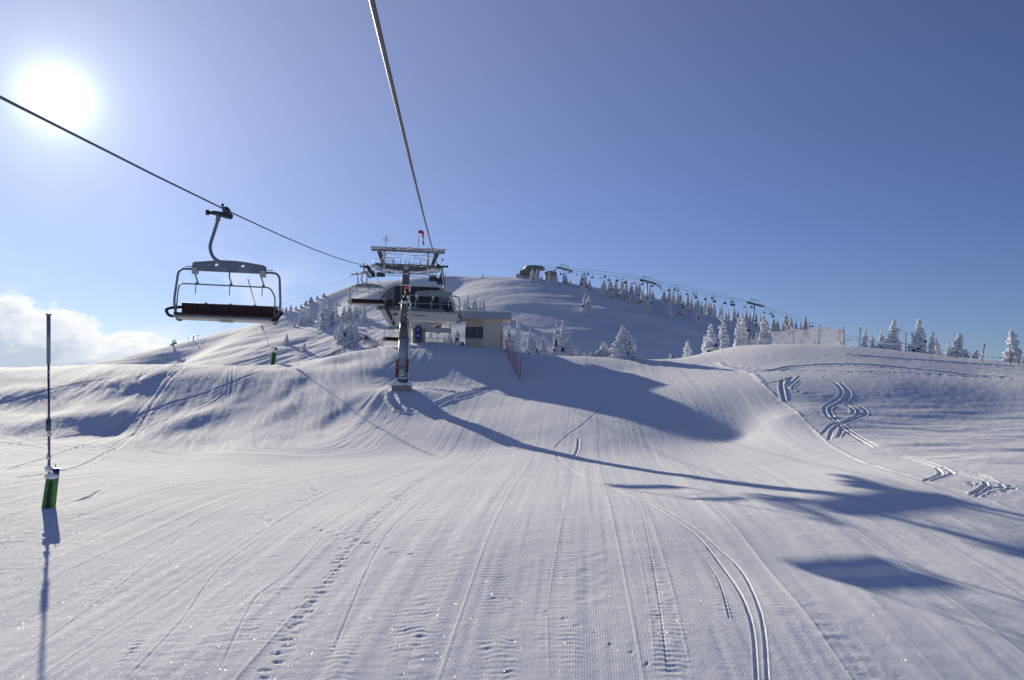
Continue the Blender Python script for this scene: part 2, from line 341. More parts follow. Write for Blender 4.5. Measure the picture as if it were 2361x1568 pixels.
def catmull(P, step):
    P = np.asarray(P, float); out = []
    Q = np.vstack([2*P[0]-P[1], P, 2*P[-1]-P[-2]])
    for i in range(1, len(Q)-2):
        n = max(2, int(np.linalg.norm(Q[i+1]-Q[i])/step)); t = np.linspace(0, 1, n, endpoint=False)[:, None]
        out.append(0.5*((2*Q[i]) + (-Q[i-1]+Q[i+1])*t + (2*Q[i-1]-5*Q[i]+4*Q[i+1]-Q[i+2])*t*t + (-Q[i-1]+3*Q[i]-3*Q[i+1]+Q[i+2])*t**3))
    out.append(P[-1:]); return np.vstack(out)
def dist_to(line, margin):
    """distance of mesh vertices near the polyline, with the position along it"""
    xmin, ymin = line.min(0)-margin; xmax, ymax = line.max(0)+margin
    m = (X > xmin) & (X < xmax) & (Y > ymin) & (Y < ymax) & (R > 8)
    x = X[m]; y = Y[m]; best = np.full(x.shape, 1e9); sarr = np.zeros(x.shape); sgn = np.zeros(x.shape); s0 = 0.0
    for a, b in zip(line[:-1], line[1:]):
        d = b-a; L = math.hypot(*d)
        if L < 1e-6: continue
        near = (np.abs(x-a[0]) < margin+L) & (np.abs(y-a[1]) < margin+L)
        xa = x[near]-a[0]; ya = y[near]-a[1]
        t = np.clip((xa*d[0]+ya*d[1])/L**2, 0, 1)
        dd = np.hypot(xa-t*d[0], ya-t*d[1]); bi = best[near]; up = dd < bi
        bi[up] = dd[up]; best[near] = bi
        sn = sarr[near]; sn[up] = (s0+t*L)[up]; sarr[near] = sn
        gg = sgn[near]; gg[up] = np.sign(xa*d[1]-ya*d[0])[up]; sgn[near] = gg
        s0 += L
    return m, best, sarr, s0, sgn
def carve(pts, width=0.2, depth=0.1, rim=0.35, fade=1.5, ragged=0.0, berm=False, step=0.6, off=0.0):
    g = nhit([p[0] for p in pts], [p[1] for p in pts])[:, :2]
    line = catmull(g, step)
    if off:
        t = np.gradient(line, axis=0); t /= np.linalg.norm(t, axis=1)[:, None]+1e-9
        line = line + off*np.c_[-t[:, 1], t[:, 0]]
    m, d, s, L, sg = dist_to(line, width*3+0.3)
    end = sst(0, fade, s)*sst(0, fade, L-s)
    if ragged: d = d + ragged*fbm(s*3+5, s*0+sg, 3, 80)*width
    if berm: Z[m] += end*depth*np.exp(-(d/width)**2)*(0.7+0.6*fbm(s*0.8, s*0, 3, 90))
    else: Z[m] += end*depth*(-np.exp(-(d/width)**4) + rim*np.exp(-((d-1.6*width)/(0.55*width))**2))
def A(pts): return [(1730.7+x*.26656, 849.6+y*.26656) for x, y in pts]
def B(pts): return [(1494.7+x*.5232, 747.4+y*.5232) for x, y in pts]
def Cc(pts): return [(865.4+x*.4982, 786.7+y*.4982) for x, y in pts]
def D(pts): return [(x*.4981, 786.7+y*.4981) for x, y in pts]
for t in [[(770,115),(850,200),(830,260),(700,330),(680,370),(720,430),(800,490),(950,590),(1100,670)],
          [(610,70),(720,115),(780,180),(770,240),(680,300),(635,350),(650,400),(740,470),(900,590),(1010,655),(1060,680)],
          [(820,270),(950,330),(1000,385),(960,420),(850,460),(750,495),(700,540),(670,625)],
          [(790,290),(880,320),(930,380),(900,420),(800,460),(700,485),(650,530),(610,575)],
          [(430,60),(370,110),(310,160),(345,190)], [(375,70),(330,110),(295,150),(320,190)]]:
    carve(A(t), 0.10, 0.065, 0.35, ragged=0.2, fade=0.6)
for t in [[(1650,850),(1730,890),(1735,910),(1680,940),(1550,985)], [(1600,860),(1640,900),(1600,940),(1490,985)],
          [(2020,980),(2030,1010),(1980,1050),(1890,1100)], [(2150,1000),(2180,1030),(2070,1040),(1990,1080),(1945,1115)]]:
    carve(A(t), 0.085, 0.065, 0.3, ragged=0.5, fade=0.3, step=0.3)
for t in [[(1100,670),(1400,760),(1650,850)], [(1080,685),(1300,750),(1500,820),(1600,860)], [(1750,890),(1950,950),(2020,980)], [(1760,880),(2000,935),(2150,1000)],
          [(1750,880),(1950,900),(2100,960)]]:
    carve(A(t), 0.07, 0.045, 0.6, ragged=0.2, fade=0.5)
for t in [[(870,400),(885,370),(850,330),(800,300)], [(790,510),(770,560),(745,600)], [(115,130),(250,105),(370,70)], [(115,140),(260,112),(370,78)],
          [(260,95),(260,180),(285,275)], [(275,85),(275,180),(295,280)]]:
    carve(A(t), 0.11, 0.09, 0.5, fade=0.5)
carve(A([(720,240),(540,215),(380,190),(370,150),(430,100)]), 0.06, 0.04, 0.8, fade=0.5)
carve(A([(0,60),(110,135),(200,225),(330,325),(450,430),(600,580),(680,650),(850,745),(1100,850),(1500,970),(1900,1080),(2360,1250)]), 0.10, 0.06, berm=True, ragged=0.5, fade=3)
carve(A([(800,770),(1100,890),(1500,1010),(1850,1130),(2360,1370)]), 0.06, 0.035, berm=True, fade=3)
carve(B([(360,190),(530,205),(620,190),(800,180),(1000,185),(1200,205),(1650,240)]), 0.30, 0.15, 0.5, ragged=0.3)
carve(B([(420,208),(550,208),(700,205),(900,212),(1200,220),(1650,243)]), 0.16, 0.09, 0.5, ragged=0.5)
carve(B([(300,165),(355,195),(450,215),(510,260)]), 0.25, 0.12, berm=True)
carve(B([(850,130),(1000,145),(1300,165),(1650,190)]), 0.3, 0.12, 0.4, ragged=0.6)
def washboard(pts, width, amp, wave=0.21, side=0, seed=0):
    g = nhit([p[0] for p in pts], [p[1] for p in pts])[:, :2]; line = catmull(g, 0.8)
    m, d, s_, L, sg = dist_to(line, width*2.2+0.2)
    sd = d*sg; prof = np.exp(-(sd/width)**4) if not side else sst(-0.05, 0.06, sd*side)*sst(1.6*width, 0.4*width, sd*side)
    on = 0.25+0.75*sst(-0.25, 0.35, fbm(s_*0.55, s_*0+seed, 2, 401)); ph = s_/wave + 0.5*fbm(sd*3.0, s_*1.5, 2, 402+seed) + 0.15*np.abs(sd)/width
    saw = np.mod(ph, 1.0); shape = np.where(saw < 0.35, saw/0.35, (1-saw)/0.65)-0.5
    patch = 0.3+0.7*sst(-0.3, 0.4, fbm(sd*3.2+seed, s_*2.4, 2, 410+seed))
    Z[m] += sst(0, 1.5, s_)*sst(0, 4, L-s_)*prof*amp*2*shape*on*patch
def K(pts): return [(1180+x*.5002, 783.5+y*.5002) for x, y in pts]
def Kl(pts): return [(x*.5002, 783.5+y*.5002) for x, y in pts]
washboard(K([(185,1700),(190,1568),(190,1300),(215,1100),(235,950),(250,800),(270,680)]), 0.42, 0.017, seed=1)
washboard(K([(270,1568),(265,1300),(262,1100)]), 0.3, 0.012, seed=2)
washboard(K([(765,1700),(745,1568),(712,1300),(668,1050),(640,900),(610,760)]), 0.36, 0.016, side=0, seed=3)
washboard(K([(1030,1600),(975,1300),(920,1100),(870,970)]), 0.35, 0.007, seed=4); washboard(K([(1440,1600),(1290,1300),(1080,960)]), 0.4, 0.008, seed=5); washboard(K([(1850,1568),(1620,1230),(1480,1060)]), 0.5, 0.007, seed=6)
washboard(Kl([(1930,1700),(1935,1568),(1925,1330),(1950,1150),(1980,980),(2040,860)]), 0.62, 0.016, seed=7)
washboard(Kl([(1520,1700),(1560,1500),(1610,1350),(1690,1180),(1780,1020)]), 0.35, 0.012, seed=8)
washboard(Kl([(2290,1700),(2290,1500),(2290,1250),(2270,1020),(2310,900)]), 0.42, 0.014, seed=9)
washboard(Kl([(2190,1030),(2220,900),(2250,780),(2300,660)]), 0.3, 0.013, seed=10)
washboard(Kl([(1120,1500),(1230,1330),(1330,1200),(1430,1060)]), 0.6, 0.009, seed=11)
washboard(D([(480,1600),(560,1490),(690,1340),(860,1150)]), 0.12, 0.022, wave=0.2, seed=21); washboard(D([(330,1450),(440,1340),(560,1240)]), 0.14, 0.02, wave=0.3, seed=22)
washboard(Kl([(790,1480),(900,1350),(960,1250)]), 0.4, 0.012, seed=12)
carve(K([(720,1568),(690,1300),(650,1050),(610,850),(560,680)]), 0.02, 0.010, 0.4); carve(K([(835,1568),(775,1300),(720,1080),(640,830),(560,640)]), 0.025, 0.009, berm=True)
carve(K([(545,830),(600,1060),(640,1300),(660,1568)]), 0.02, 0.008, berm=True); carve(K([(170,1568),(165,1250),(200,1000),(240,780),(275,600)]), 0.025, 0.008, berm=True)
S1 = Cc([(1090,250),(1040,310),(960,385),(850,470),(835,510),(860,560),(950,620),(1100,680),(1200,725),(1290,770)])
carve(S1 + B([(100,860),(200,925),(280,1010),(370,1130),(430,1240),(460,1350),(475,1560),(476,1700)]), 0.032, 0.028, 0.25, ragged=0.15)
carve(S1[:-1] + B([(30,795),(130,855),(225,915),(315,990),(410,1080),(480,1210),(515,1340),(532,1560),(534,1700)]), 0.032, 0.028, 0.25, ragged=0.15, off=-0.04)
carve(Cc([(940,440),(935,500),(910,550)]), 0.08, 0.05, 0.5)
carve(B([(250,1040),(300,1110),(335,1210),(357,1305)]), 0.02, 0.02, 0.5, fade=0.3)
for t in [[(0,1540),(240,1350),(600,1090),(760,960),(980,780),(1240,660)], [(500,1640),(820,1300),(1000,1060),(1250,880)], [(980,1560),(1180,1180),(1330,1080),(1520,880)],
          [(1500,1500),(1700,1040),(1800,880),(1900,780),(2050,660)]]:
    carve(D(t), 0.025, 0.008, berm=True, ragged=0.5)
    carve(D(t), 0.03, 0.007, 0.2, off=-0.08)
for t, w_, d_ in [([(1070,110),(1075,180),(1030,240),(900,310),(640,390),(500,500)], .25, .12), ([(1055,110),(1058,170),(1010,235),(880,300)], .2, .1), ([(860,120),(740,230),(640,380),(460,540),(300,600),(0,650)], .3, .14),
          ([(830,110),(720,220),(600,350),(470,440),(0,610)], .25, .12), ([(860,112),(700,150),(640,185),(720,225),(760,235)], .35, .13), ([(1340,115),(1100,180),(800,270),(500,370),(250,430),(0,480)], .4, .12),
          ([(0,290),(150,250),(350,200),(560,165),(700,140)], .35, .13), ([(480,680),(420,722),(340,745),(260,750)], .22, .16), ([(0,780),(90,762),(180,768)], .2, .1), ([(760,625),(600,650),(480,690)], .12, .06),
          ([(0,835),(60,810),(180,775)], .15, .1), ([(1980,260),(1860,300),(1780,360),(1500,420)], .2, .1), ([(2300,300),(1900,330),(1820,370),(1500,500)], .15, .08)]:
    carve(D(t), w_*0.5, d_*0.26, 0.5, ragged=0.5)
carve(Cc([(560,205),(440,235),(330,270),(255,305)]), 0.3, 0.2, 0.4); carve(Cc([(520,222),(400,260),(250,290)]), 0.2, 0.15, 0.4)
carve(Cc([(70,235),(90,290),(140,330),(190,320)]), 0.3, 0.2, 0.6, ragged=0.4); carve(Cc([(200,215),(300,225),(410,240)]), 0.5, 0.16, 0.3, ragged=0.8)
def prints(pts, gap, size, depth, jit=0.05, alt=0.1, seed=1):
    g = nhit([p[0] for p in pts], [p[1] for p in pts])[:, :2]; line = catmull(g, 0.1)
    seg = np.r_[0, np.cumsum(np.linalg.norm(np.diff(line, axis=0), axis=1))]; rs = np.random.RandomState(seed)
    for i, s in enumerate(np.arange(0, seg[-1], gap)):
        k = np.searchsorted(seg, s); k = min(k, len(line)-2); t = line[k+1]-line[k]; t /= np.linalg.norm(t)+1e-9
        c = line[k] + np.array([-t[1], t[0]])*alt*(1 if i % 2 else -1) + rs.uniform(-jit, jit, 2)
        sz = size*rs.uniform(0.8, 1.25)
        m = (np.abs(X-c[0]) < 4*sz) & (np.abs(Y-c[1]) < 4*sz) & (R > 8)
        dxx = (X[m]-c[0])/1.8; dyy = (Y[m]-c[1])*1.15; d = np.hypot(dxx, dyy)/sz
        d = d*(1+0.55*noise2(dxx/sz*1.3+i, dyy/sz*1.3, 7))
        Z[m] += depth*rs.uniform(0.7, 1.2)*(-np.exp(-d**3) + 0.22*np.exp(-((d-1.5)/0.45)**2))
prints(D([(1215,1560),(1300,1450),(1380,1300),(1450,1200),(1530,1100),(1600,980),(1680,870),(1760,790),(1850,720),(1960,640)]), 0.34, 0.09, 0.026, alt=0.06)

prints(D([(1110,795),(1250,830),(1380,850),(1530,895),(1700,945),(1900,1000)]), 0.55, 0.06, 0.035, alt=0.05, seed=5)
prints(D([(1170,775),(1350,745),(1480,700),(1400,670),(1150,655),(800,665),(380,665)]), 0.7, 0.07, 0.035, alt=0.05, seed=6)
prints(Cc([(640,1200),(760,1240),(900,1300),(1000,1350),(1100,1410),(1220,1470),(1290,1500)]), 0.55, 0.04, 0.022, alt=0.04, seed=7)
prints(A([(1900,990),(1950,1000),(1900,1020)]), 0.3, 0.08, 0.06, seed=8); prints(A([(2080,1090),(2160,1070),(2230,1040),(2280,1020)]), 0.4, 0.09, 0.06, seed=9)
cord_amp = front*groomed*(1-0.8*band)*(1-crumb)*sst(45, 22, Y)
ground = grid_mesh('ground', X, Y, Z, M_snow, uv=(UU, cord_amp)); ground['kind'] = 'structure'; ground['label'] = 'groomed snow slope with ski tracks and long shadows'
Zn = Z; 
del R, T

# ------------------------------------------------------------------ mountain behind and the valley sheet
th2 = np.r_[np.arange(-1.15, -0.62, 0.02), np.arange(-0.62, 0.62, 0.0013*kres), np.arange(0.62, 1.15, 0.02)]
r2 = [235.0]
while r2[-1] < 1350: r2.append(r2[-1]*(1+0.0028*kres))
R2, T2 = np.meshgrid(np.array(r2), th2, indexing='ij'); HX = R2*np.sin(T2); HY = R2*np.cos(T2)
def hill_detail(x, y):
    x = x/1.28; y = y/1.28
    d = 2.0*fbm(x/60+1.7, (y+0.3*x)/24, 3, 201) 
    mog = sst(-175, -110, x)*sst(-30, -90, x)*sst(430, 340, y)
    d = d + mog*(1.0*fbm((x+0.4*y)/16, (y-0.6*x)/6, 4, 205, 0.6))
    d = d + 0.22*fbm((x+0.7*y)/5, (y-0.9*x)/28, 3, 209)*sst(-60, -200, x)
    return d + 0.12*fbm(x/7, y/3, 3, 211)
HZ = hill_h(HX, HY) + hill_detail(HX, HY)
hills = grid_mesh('mountain', HX, HY, HZ, M_snowfar); hills['kind'] = 'structure'; hills['label'] = 'rounded snow mountain behind the lift station'
gx = np.linspace(-9000, 9000, 90); VX, VY = np.meshgrid(gx, gx)
VX = np.sign(VX)*np.abs(VX/9000)**1.7*9000; VY = np.sign(VY)*np.abs(VY/9000)**1.7*9000
VZ = -62 - 0.012*np.hypot(VX, VY) + 14*fbm(VX/900, VY/900, 3, 300)
valley = grid_mesh('valley', VX, VY, VZ, M_snowfar); valley['kind'] = 'structure'; valley['label'] = 'snow covered valley floor far below'
# ------------------------------------------------------------------ building helpers
class MB:
    def __init__(s): s.bm = bmesh.new(); s.mi = 0
    def _tag(s, geom):
        for v in geom:
            for f in v.link_faces: f.material_index = s.mi
    def box(s, c, size, rot=None, taper=1.0):
        r = bmesh.ops.create_cube(s.bm, size=1.0)['verts']
        for v in r:
            k = taper if v.co.z > 0 else 1.0
            co = Vector((v.co.x*size[0]*k, v.co.y*size[1]*k, v.co.z*size[2]))
            if rot is not None: co = rot @ co
            v.co = co + Vector(c)
        s._tag(r); return s
    def bar(s, a, b, w, h=None, up=(0, 0, 1)):
        a = Vector(a); b = Vector(b); d = b-a; L = d.length
        if L < 1e-6: return s
        z = d.normalized(); u = Vector(up)
        if abs(z.dot(u)) > 0.98: u = Vector((0, 1, 0))
        x = u.cross(z).normalized(); y = z.cross(x)
        R = Matrix((x, y, z)).transposed()
        return s.box((a+b)/2, (w, h or w, L), R)
    def tube(s, pts, r, seg=8, cap=True, r2=None):
        pts = [Vector(p) for p in pts]; rings = []; n = len(pts); prev = None
        for i, p in enumerate(pts):
            t = (pts[min(i+1, n-1)]-pts[max(i-1, 0)]).normalized()
            if prev is None:
                u = Vector((0, 0, 1)) if abs(t.z) < 0.9 else Vector((0, 1, 0)); x = u.cross(t).normalized()
            else: x = (prev - t*prev.dot(t)).normalized()
            prev = x; y = t.cross(x)
            ri = r if r2 is None else r + (r2-r)*i/(n-1)
            if isinstance(r, (list, tuple)): ri = r[i]
            rings.append([s.bm.verts.new(p + x*ri*math.cos(2*math.pi*k/seg) + y*ri*math.sin(2*math.pi*k/seg)) for k in range(seg)])
        for a, b in zip(rings[:-1], rings[1:]):
            for k in range(seg):
                f = s.bm.faces.new((a[k], a[(k+1) % seg], b[(k+1) % seg], b[k])); f.smooth = seg > 5; f.material_index = s.mi
        if cap:
            for rg, rev in ((rings[0], True), (rings[-1], False)):
                f = s.bm.faces.new(list(reversed(rg)) if rev else rg); f.material_index = s.mi
        return s
    def cyl(s, a, b, r, seg=16, r2=None): return s.tube([a, b], r, seg, True, r2)
    def prism(s, pts, off):
        """closed polygon pts (3D, planar) pushed along off"""
        off = Vector(off); A_ = [s.bm.verts.new(Vector(p)) for p in pts]; B_ = [s.bm.verts.new(Vector(p)+off) for p in pts]; n = len(pts)
        fs = [s.bm.faces.new(A_), s.bm.faces.new(list(reversed(B_)))] + [s.bm.faces.new((A_[(i+1) % n], A_[i], B_[i], B_[(i+1) % n])) for i in range(n)]
        for f in fs: f.material_index = s.mi
        bmesh.ops.recalc_face_normals(s.bm, faces=fs); return s
    def blob(s, c, size, sub=1, jit=0.2, rs=random, rot=None):
        r = bmesh.ops.create_icosphere(s.bm, subdivisions=sub, radius=1.0)['verts']
        for v in r:
            k = 1+rs.uniform(-jit, jit); co = Vector((v.co.x*size[0]*k, v.co.y*size[1]*k, v.co.z*size[2]*k))
            if rot is not None: co = rot @ co
            v.co = co + Vector(c)
            for f in v.link_faces: f.material_index = s.mi; f.smooth = True
        return s
    def mesh(s, name, mats):
        me = bpy.data.meshes.new(name); s.bm.to_mesh(me); s.bm.free()
        for m in (mats if isinstance(mats, (list, tuple)) else [mats]): me.materials.append(m)
        return me
    def build(s, name, mats, parent=None, loc=None, bevel=0.0):
        if bevel: bmesh.ops.bevel(s.bm, geom=list(s.bm.edges), offset=bevel, segments=1, affect='EDGES', clamp_overlap=True)
        o = bpy.data.objects.new(name, s.mesh(name, mats)); COL.objects.link(o)
        if parent: o.parent = parent
        if loc is not None: o.location = loc
        return o
def thing(name, label, cat, loc=(0, 0, 0), rz=0.0, group=None, rot=None):
    o = bpy.data.objects.new(name, None); COL.objects.link(o); o.location = loc; o.rotation_euler = rot or (0, 0, rz); o.empty_display_size = 0.3
    o['label'] = label; o['category'] = cat
    if group: o['group'] = group
    return o
def tag(o, label, cat, group=None, kind=None):
    o['label'] = label
    if cat: o['category'] = cat
    if group: o['group'] = group
    if kind: o['kind'] = kind
    return o
def copy_tree(o, parent=None):
    c = o.copy(); COL.objects.link(c)
    if parent: c.parent = parent
    for ch in o.children: copy_tree(ch, c)
    return c
def rime(mb, a, b, r, n, seed=0, flat=0.6, drop=0.0):
    rs = random.Random(seed); a = Vector(a); b = Vector(b)
    for i in range(n):
        p = a.lerp(b, (i+0.5)/n + rs.uniform(-0.3, 0.3)/n); k = r*rs.uniform(0.6, 1.4)
        mb.blob(p+Vector((rs.uniform(-.2, .2)*r, rs.uniform(-.2, .2)*r, rs.uniform(-drop, 0))), (k*1.5, k, k*flat), 1, 0.3, rs)
def RC(parent, name, *args):
    m_ = MB(); rime(m_, *args); return m_.build(name, M_rime, parent)
def fillet(pts, rad, n=5):
    pts = [Vector(p) for p in pts]; out = [pts[0]]
    for i in range(1, len(pts)-1):
        a, b, c = pts[i-1], pts[i], pts[i+1]; u = (a-b); v = (c-b); r = min(rad, u.length*.45, v.length*.45)
        p0 = b+u.normalized()*r; p1 = b+v.normalized()*r
        for k in range(n+1):
            t = k/n; out.append((1-t)**2*p0 + 2*t*(1-t)*b + t*t*p1)
    out.append(pts[-1]); return out

M_steel = mat('galvanised_steel', (0.20, 0.23, 0.26), 0.5, 0.5, noise=(3, 0.55, (0.28, 0.31, 0.34)))
M_dark = mat('dark_steel', (0.05, 0.055, 0.065), 0.5, 0.4)
M_rope = mat('wire_rope', (0.12, 0.125, 0.13), 0.45, 0.6)
M_burg = mat('burgundy_cushion', (0.06, 0.026, 0.026), 0.65)
M_shell = mat('grey_chair_shell', (0.50, 0.49, 0.46), 0.55)
M_light = mat('light_grey_paint', (0.42, 0.43, 0.43), 0.5)
M_col = mat('tower_column_paint', (0.24, 0.30, 0.34), 0.55, 0.1, noise=(1.5, 0.5, (0.30, 0.36, 0.40)))
M_cold = mat('tower_column_dark', (0.10, 0.112, 0.125), 0.55, 0.15)
M_conc = mat('concrete', (0.28, 0.27, 0.25), 0.9, noise=(4, 0.55, (0.36, 0.35, 0.33)))
M_red = mat('red_padding', (0.30, 0.03, 0.02), 0.6)
M_black = mat('black_rubber', (0.02, 0.02, 0.02), 0.7)
M_green = mat('green_padding', (0.05, 0.22, 0.04), 0.55, bump=(6, 0.5, 0.03))
M_greend = mat('dark_padding_gap', (0.02, 0.03, 0.02), 0.7)
M_white = mat('white_paint', (0.75, 0.75, 0.74), 0.5)
M_redcloth = mat('red_cloth', (0.55, 0.04, 0.03), 0.8)
ROPE_A = math.radians(4.75)

# ------------------------------------------------------------------ chairlift ropes
def rope_fit(px, x0, kx):
    """height along a rope from the directions it is seen in; plan line x = x0 + kx*y"""
    Ys, Zs = [], []
    for a_, b_ in px:
        d = ray(a_, b_); Yv = x0/(d[0]/d[1]-kx); Ys.append(Yv); Zs.append(CAMZ+d[2]/d[1]*Yv)
    return Ys, Zs
_ry, _rz = rope_fit([(858, 0), (903, 200), (940, 350), (982, 519), (1001, 589), (1008, 611)], -0.736, -0.0833)
_ly, _lz = rope_fit([(0, 221), (145, 295), (300, 377), (511, 486), (700, 563), (841, 612.5)], -6.839, -0.0893)
_rc = np.polyfit(_ry+[70.0], _rz+[CAMZ+9.6], 3); _lc = np.polyfit(_ly, _lz, 2)
def rope_at(y, x0, kx, c, ymin):
    z = np.polyval(c, y) if y > ymin else np.polyval(c, ymin)-(ymin-y)*np.polyval(np.polyder(c), ymin)
    return Vector((x0+kx*y, y, float(z)))
def rope_r(y): return rope_at(y, -0.736, -0.0833, _rc, 5)
def rope_l(y): return rope_at(y, -6.839, -0.0893, _lc, 8)
print('rope r', [round(v, 1) for v in _ry], [round(v-CAMZ, 2) for v in _rz], 'l', [round(v, 1) for v in _ly], [round(v-CAMZ, 2) for v in _lz])
TY = 72.0
tower_base = Vector([float(v) for v in W(926, 897, TY)])
eR = rope_r(TY-2); eL = rope_l(TY-2)
st_front = 102.0
inR = Vector([float(v) for v in W(1021, 694, st_front+1)]); inL = Vector([float(v) for v in W(896, 694, st_front+1)])
pr = [rope_r(y) for y in (-60, -30, 0, 4, 8, 14, 20, 28, 36, 44, 52, 60, 66)] + [eR, eR.lerp(inR, 0.14)+Vector((0, 0, .25))] + [inR, inR+Vector((-1.0, 12, 0))]
pl_ = [rope_l(y) for y in (-60, -30, 0, 6, 12, 18, 24.2, 32, 40, 48, 56, 64)] + [eL, eL.lerp(inL, 0.14)+Vector((0, 0, .25))] + [inL, inL+Vector((-1.0, 12, 0))]
m = MB(); m.tube(pr, 0.026, 8); tag(m.build('haul_rope', M_rope), 'steel haul rope running from overhead to the right side of the near tower', 'rope')
m = MB(); m.tube(pl_, 0.026, 8); tag(m.build('haul_rope', M_rope), 'steel haul rope descending from the tower past the sun at left', 'rope')
# strand bulges on the rope right overhead are part of its twist
# ------------------------------------------------------------------ chairs
def plate_with_holes(mb, outline, holes, y0, y1):
    vs = []; es = []
    bm = bmesh.new()
    for loop in [outline]+holes:
        v = [bm.verts.new((p[0], 0, p[1])) for p in loop]
        for i in range(len(v)): es.append(bm.edges.new((v[i], v[(i+1) % len(v)])))
    bmesh.ops.triangle_fill(bm, use_beauty=True, edges=es)
    r = bmesh.ops.extrude_face_region(bm, geom=list(bm.faces))
    for g in r['geom']:
        if isinstance(g, bmesh.types.BMVert): g.co.y = y1
    for v in bm.verts:
        if v.co.y == 0: v.co.y = y0
    bmesh.ops.recalc_face_normals(bm, faces=list(bm.faces))
    me = bpy.data.meshes.new('tmp'); bm.to_mesh(me); bm.free(); mb.bm.from_mesh(me); bpy.data.meshes.remove(me)
def ellipse(cx, cz, a, b, n=14): return [(cx+a*math.cos(2*math.pi*k/n), cz+b*math.sin(2*math.pi*k/n)) for k in range(n)]
def make_chair(label, group='chairs of the near chairlift'):
    t = thing('chairlift_chair', label, 'lift chair', group=group)
    cx = -0.15
    g = MB()      # grip: clamp on the rope, roller arm and guide wheel
    g.tube([(0, -.55, -.02), (0, -.2, -.05), (0, .2, -.05), (0, .6, 0)], [.02, .05, .05, .02], 8)
    g.box((0.02, 0, -.12), (.16, .3, .2)); g.tube([(-.14, 0, -.2), (.1, 0, -.13), (.42, 0, -.08), (.6, 0, -.08)], [.06, .09, .07, .04], 8)
    g.cyl((.58, 0, -.08), (.66, 0, -.08), .085, 14); g.blob((0.02, .1, .0), (.12, .22, .1), 2, 0.1)
    g.tube([(.1, -.1, -.08), (.2, -.25, .1), (.3, -.42, .26)], .022, 6); g.blob((.31, -.44, .28), (.06, .06, .06), 1, .1)
    g.build('grip', M_dark, t)
    h = MB(); h.tube(fillet([(.27, 0, -.12), (.30, 0, -.35), (.50, 0, -1.18), (.36, 0, -1.52), (.02, 0, -1.66)], .35, 7), [.06]*2 if False else .052, 12)
    h.cyl((.27, 0, -.05), (.29, 0, -.32), .075, 12); h.build('hanger', M_steel, t)
    b = MB(); W2 = 1.11
    out_ = [(cx-W2, -1.92), (cx+W2, -1.92), (cx+W2, -1.70), (cx+W2-.06, -1.66), (cx+.45, -1.585), (cx+.2, -1.565), (cx-.2, -1.565), (cx-.45, -1.585), (cx-W2+.06, -1.66), (cx-W2, -1.70)]
    hs = [ellipse(cx+s*.40, -1.71, .07, .045) for s in (-1, 1)] + [ellipse(cx+s*.62, -1.72, .035, .024, 10) for s in (-1, 1)]
    plate_with_holes(b, out_, hs, .05, .07); plate_with_holes(b, out_, hs, -.07, -.05)
    b.box((cx, 0, -1.90), (2*W2-.02, .10, .05)); 
    b.box((cx, .075, -1.66), (.03, .02, .05)); b.build('beam', M_steel, t)
    for s in (-1, 1):
        k = MB(); k.box((cx+s*1.03, 0, -1.93), (.16, .19, .20)); k.build('bearing_block', M_shell, t, bevel=.01)
    k = MB(); k.tube([(cx-1.33, 0, -1.80), (cx+1.33, 0, -1.80)], .014, 6); k.build('cross_rod', M_dark, t)
    for s in (-1, 1):
        f = MB(); f.tube(fillet([(cx+s*1.05, 0, -1.88), (cx+s*1.53, 0, -1.88), (cx+s*1.62, -.02, -2.95), (cx+s*1.52, -.12, -3.47), (cx+s*1.40, -.2, -3.47)], .28, 6), .036, 10)
        f.build('side_frame', M_steel, t)
        a = MB(); a.tube(fillet([(cx+s*1.42, -.25, -3.05), (cx+s*1.68, -.05, -3.10), (cx+s*1.72, .35, -3.2), (cx+s*1.60, .42, -3.38), (cx+s*1.45, .35, -3.40)], .12, 5), .045, 8); a.build('armrest', M_black, t)
    r = MB(); r.tube(fillet([(cx-1.47, .1, -3.3), (cx-1.47, .12, -2.66), (cx-1.30, .14, -2.36), (cx+1.42, .14, -2.36), (cx+1.47, .12, -2.6), (cx+1.49, .1, -3.3)], .12, 5), .022, 8); r.build('restraint_bar', M_steel, t)
    for x in (-1.0, -.02, 1.0):
        d = MB(); d.tube([(cx+x, .02, -1.9), (cx+x, .04, -2.07), (cx+x-.13, .13, -2.35)], .022, 7)
        d.tube([(cx+x-.13, .13, -2.33), (cx+x-.06, .2, -2.31)], .02, 6); d.tube([(cx+x-.07, .17, -2.30), (cx+x-.08, .2, -2.66)], .014, 6); d.build('support_rod', M_steel, t)
    # backrest and seat: burgundy cushions in six places with a grey shell
    c = MB()
    for i in range(6):
        x0 = cx-1.46+i*.487; 
        c.box((x0+.243, -.30, -3.12), (.478, .07, .42), Matrix.Rotation(math.radians(-8), 3, 'X')); c.box((x0+.243, .09, -3.335), (.478, .74, .07), Matrix.Rotation(math.radians(5), 3, 'X'))
    c.build('cushion', M_burg, t, bevel=.02)
    s_ = MB(); s_.box((cx, -.36, -3.12), (2.96, .04, .44), Matrix.Rotation(math.radians(-8), 3, 'X')); s_.box((cx, .07, -3.40), (2.9, .70, .05), Matrix.Rotation(math.radians(5), 3, 'X'))
    s_.box((cx, .0, -3.46), (.38, .3, .06)); s_.tube([(cx-1.46, -.26, -3.37), (cx+1.46, -.26, -3.37)], .035, 8); s_.tube([(cx-1.46, .44, -3.41), (cx+1.46, .44, -3.41)], .03, 8)
    s_.build('shell', M_shell, t, bevel=.008)
    q = MB(); q.tube([(cx-1.5, -.36, -2.91), (cx+1.5, -.36, -2.91)], .018, 8); q.tube([(cx-1.46, -.40, -2.98), (cx+1.46, -.40, -2.98)], .016, 8)
    for x in (-.75, .0, .75): q.box((cx+x, -.36, -2.92), (.07, .08, .1))
    q.build('back_rail', M_light, t)
    return t
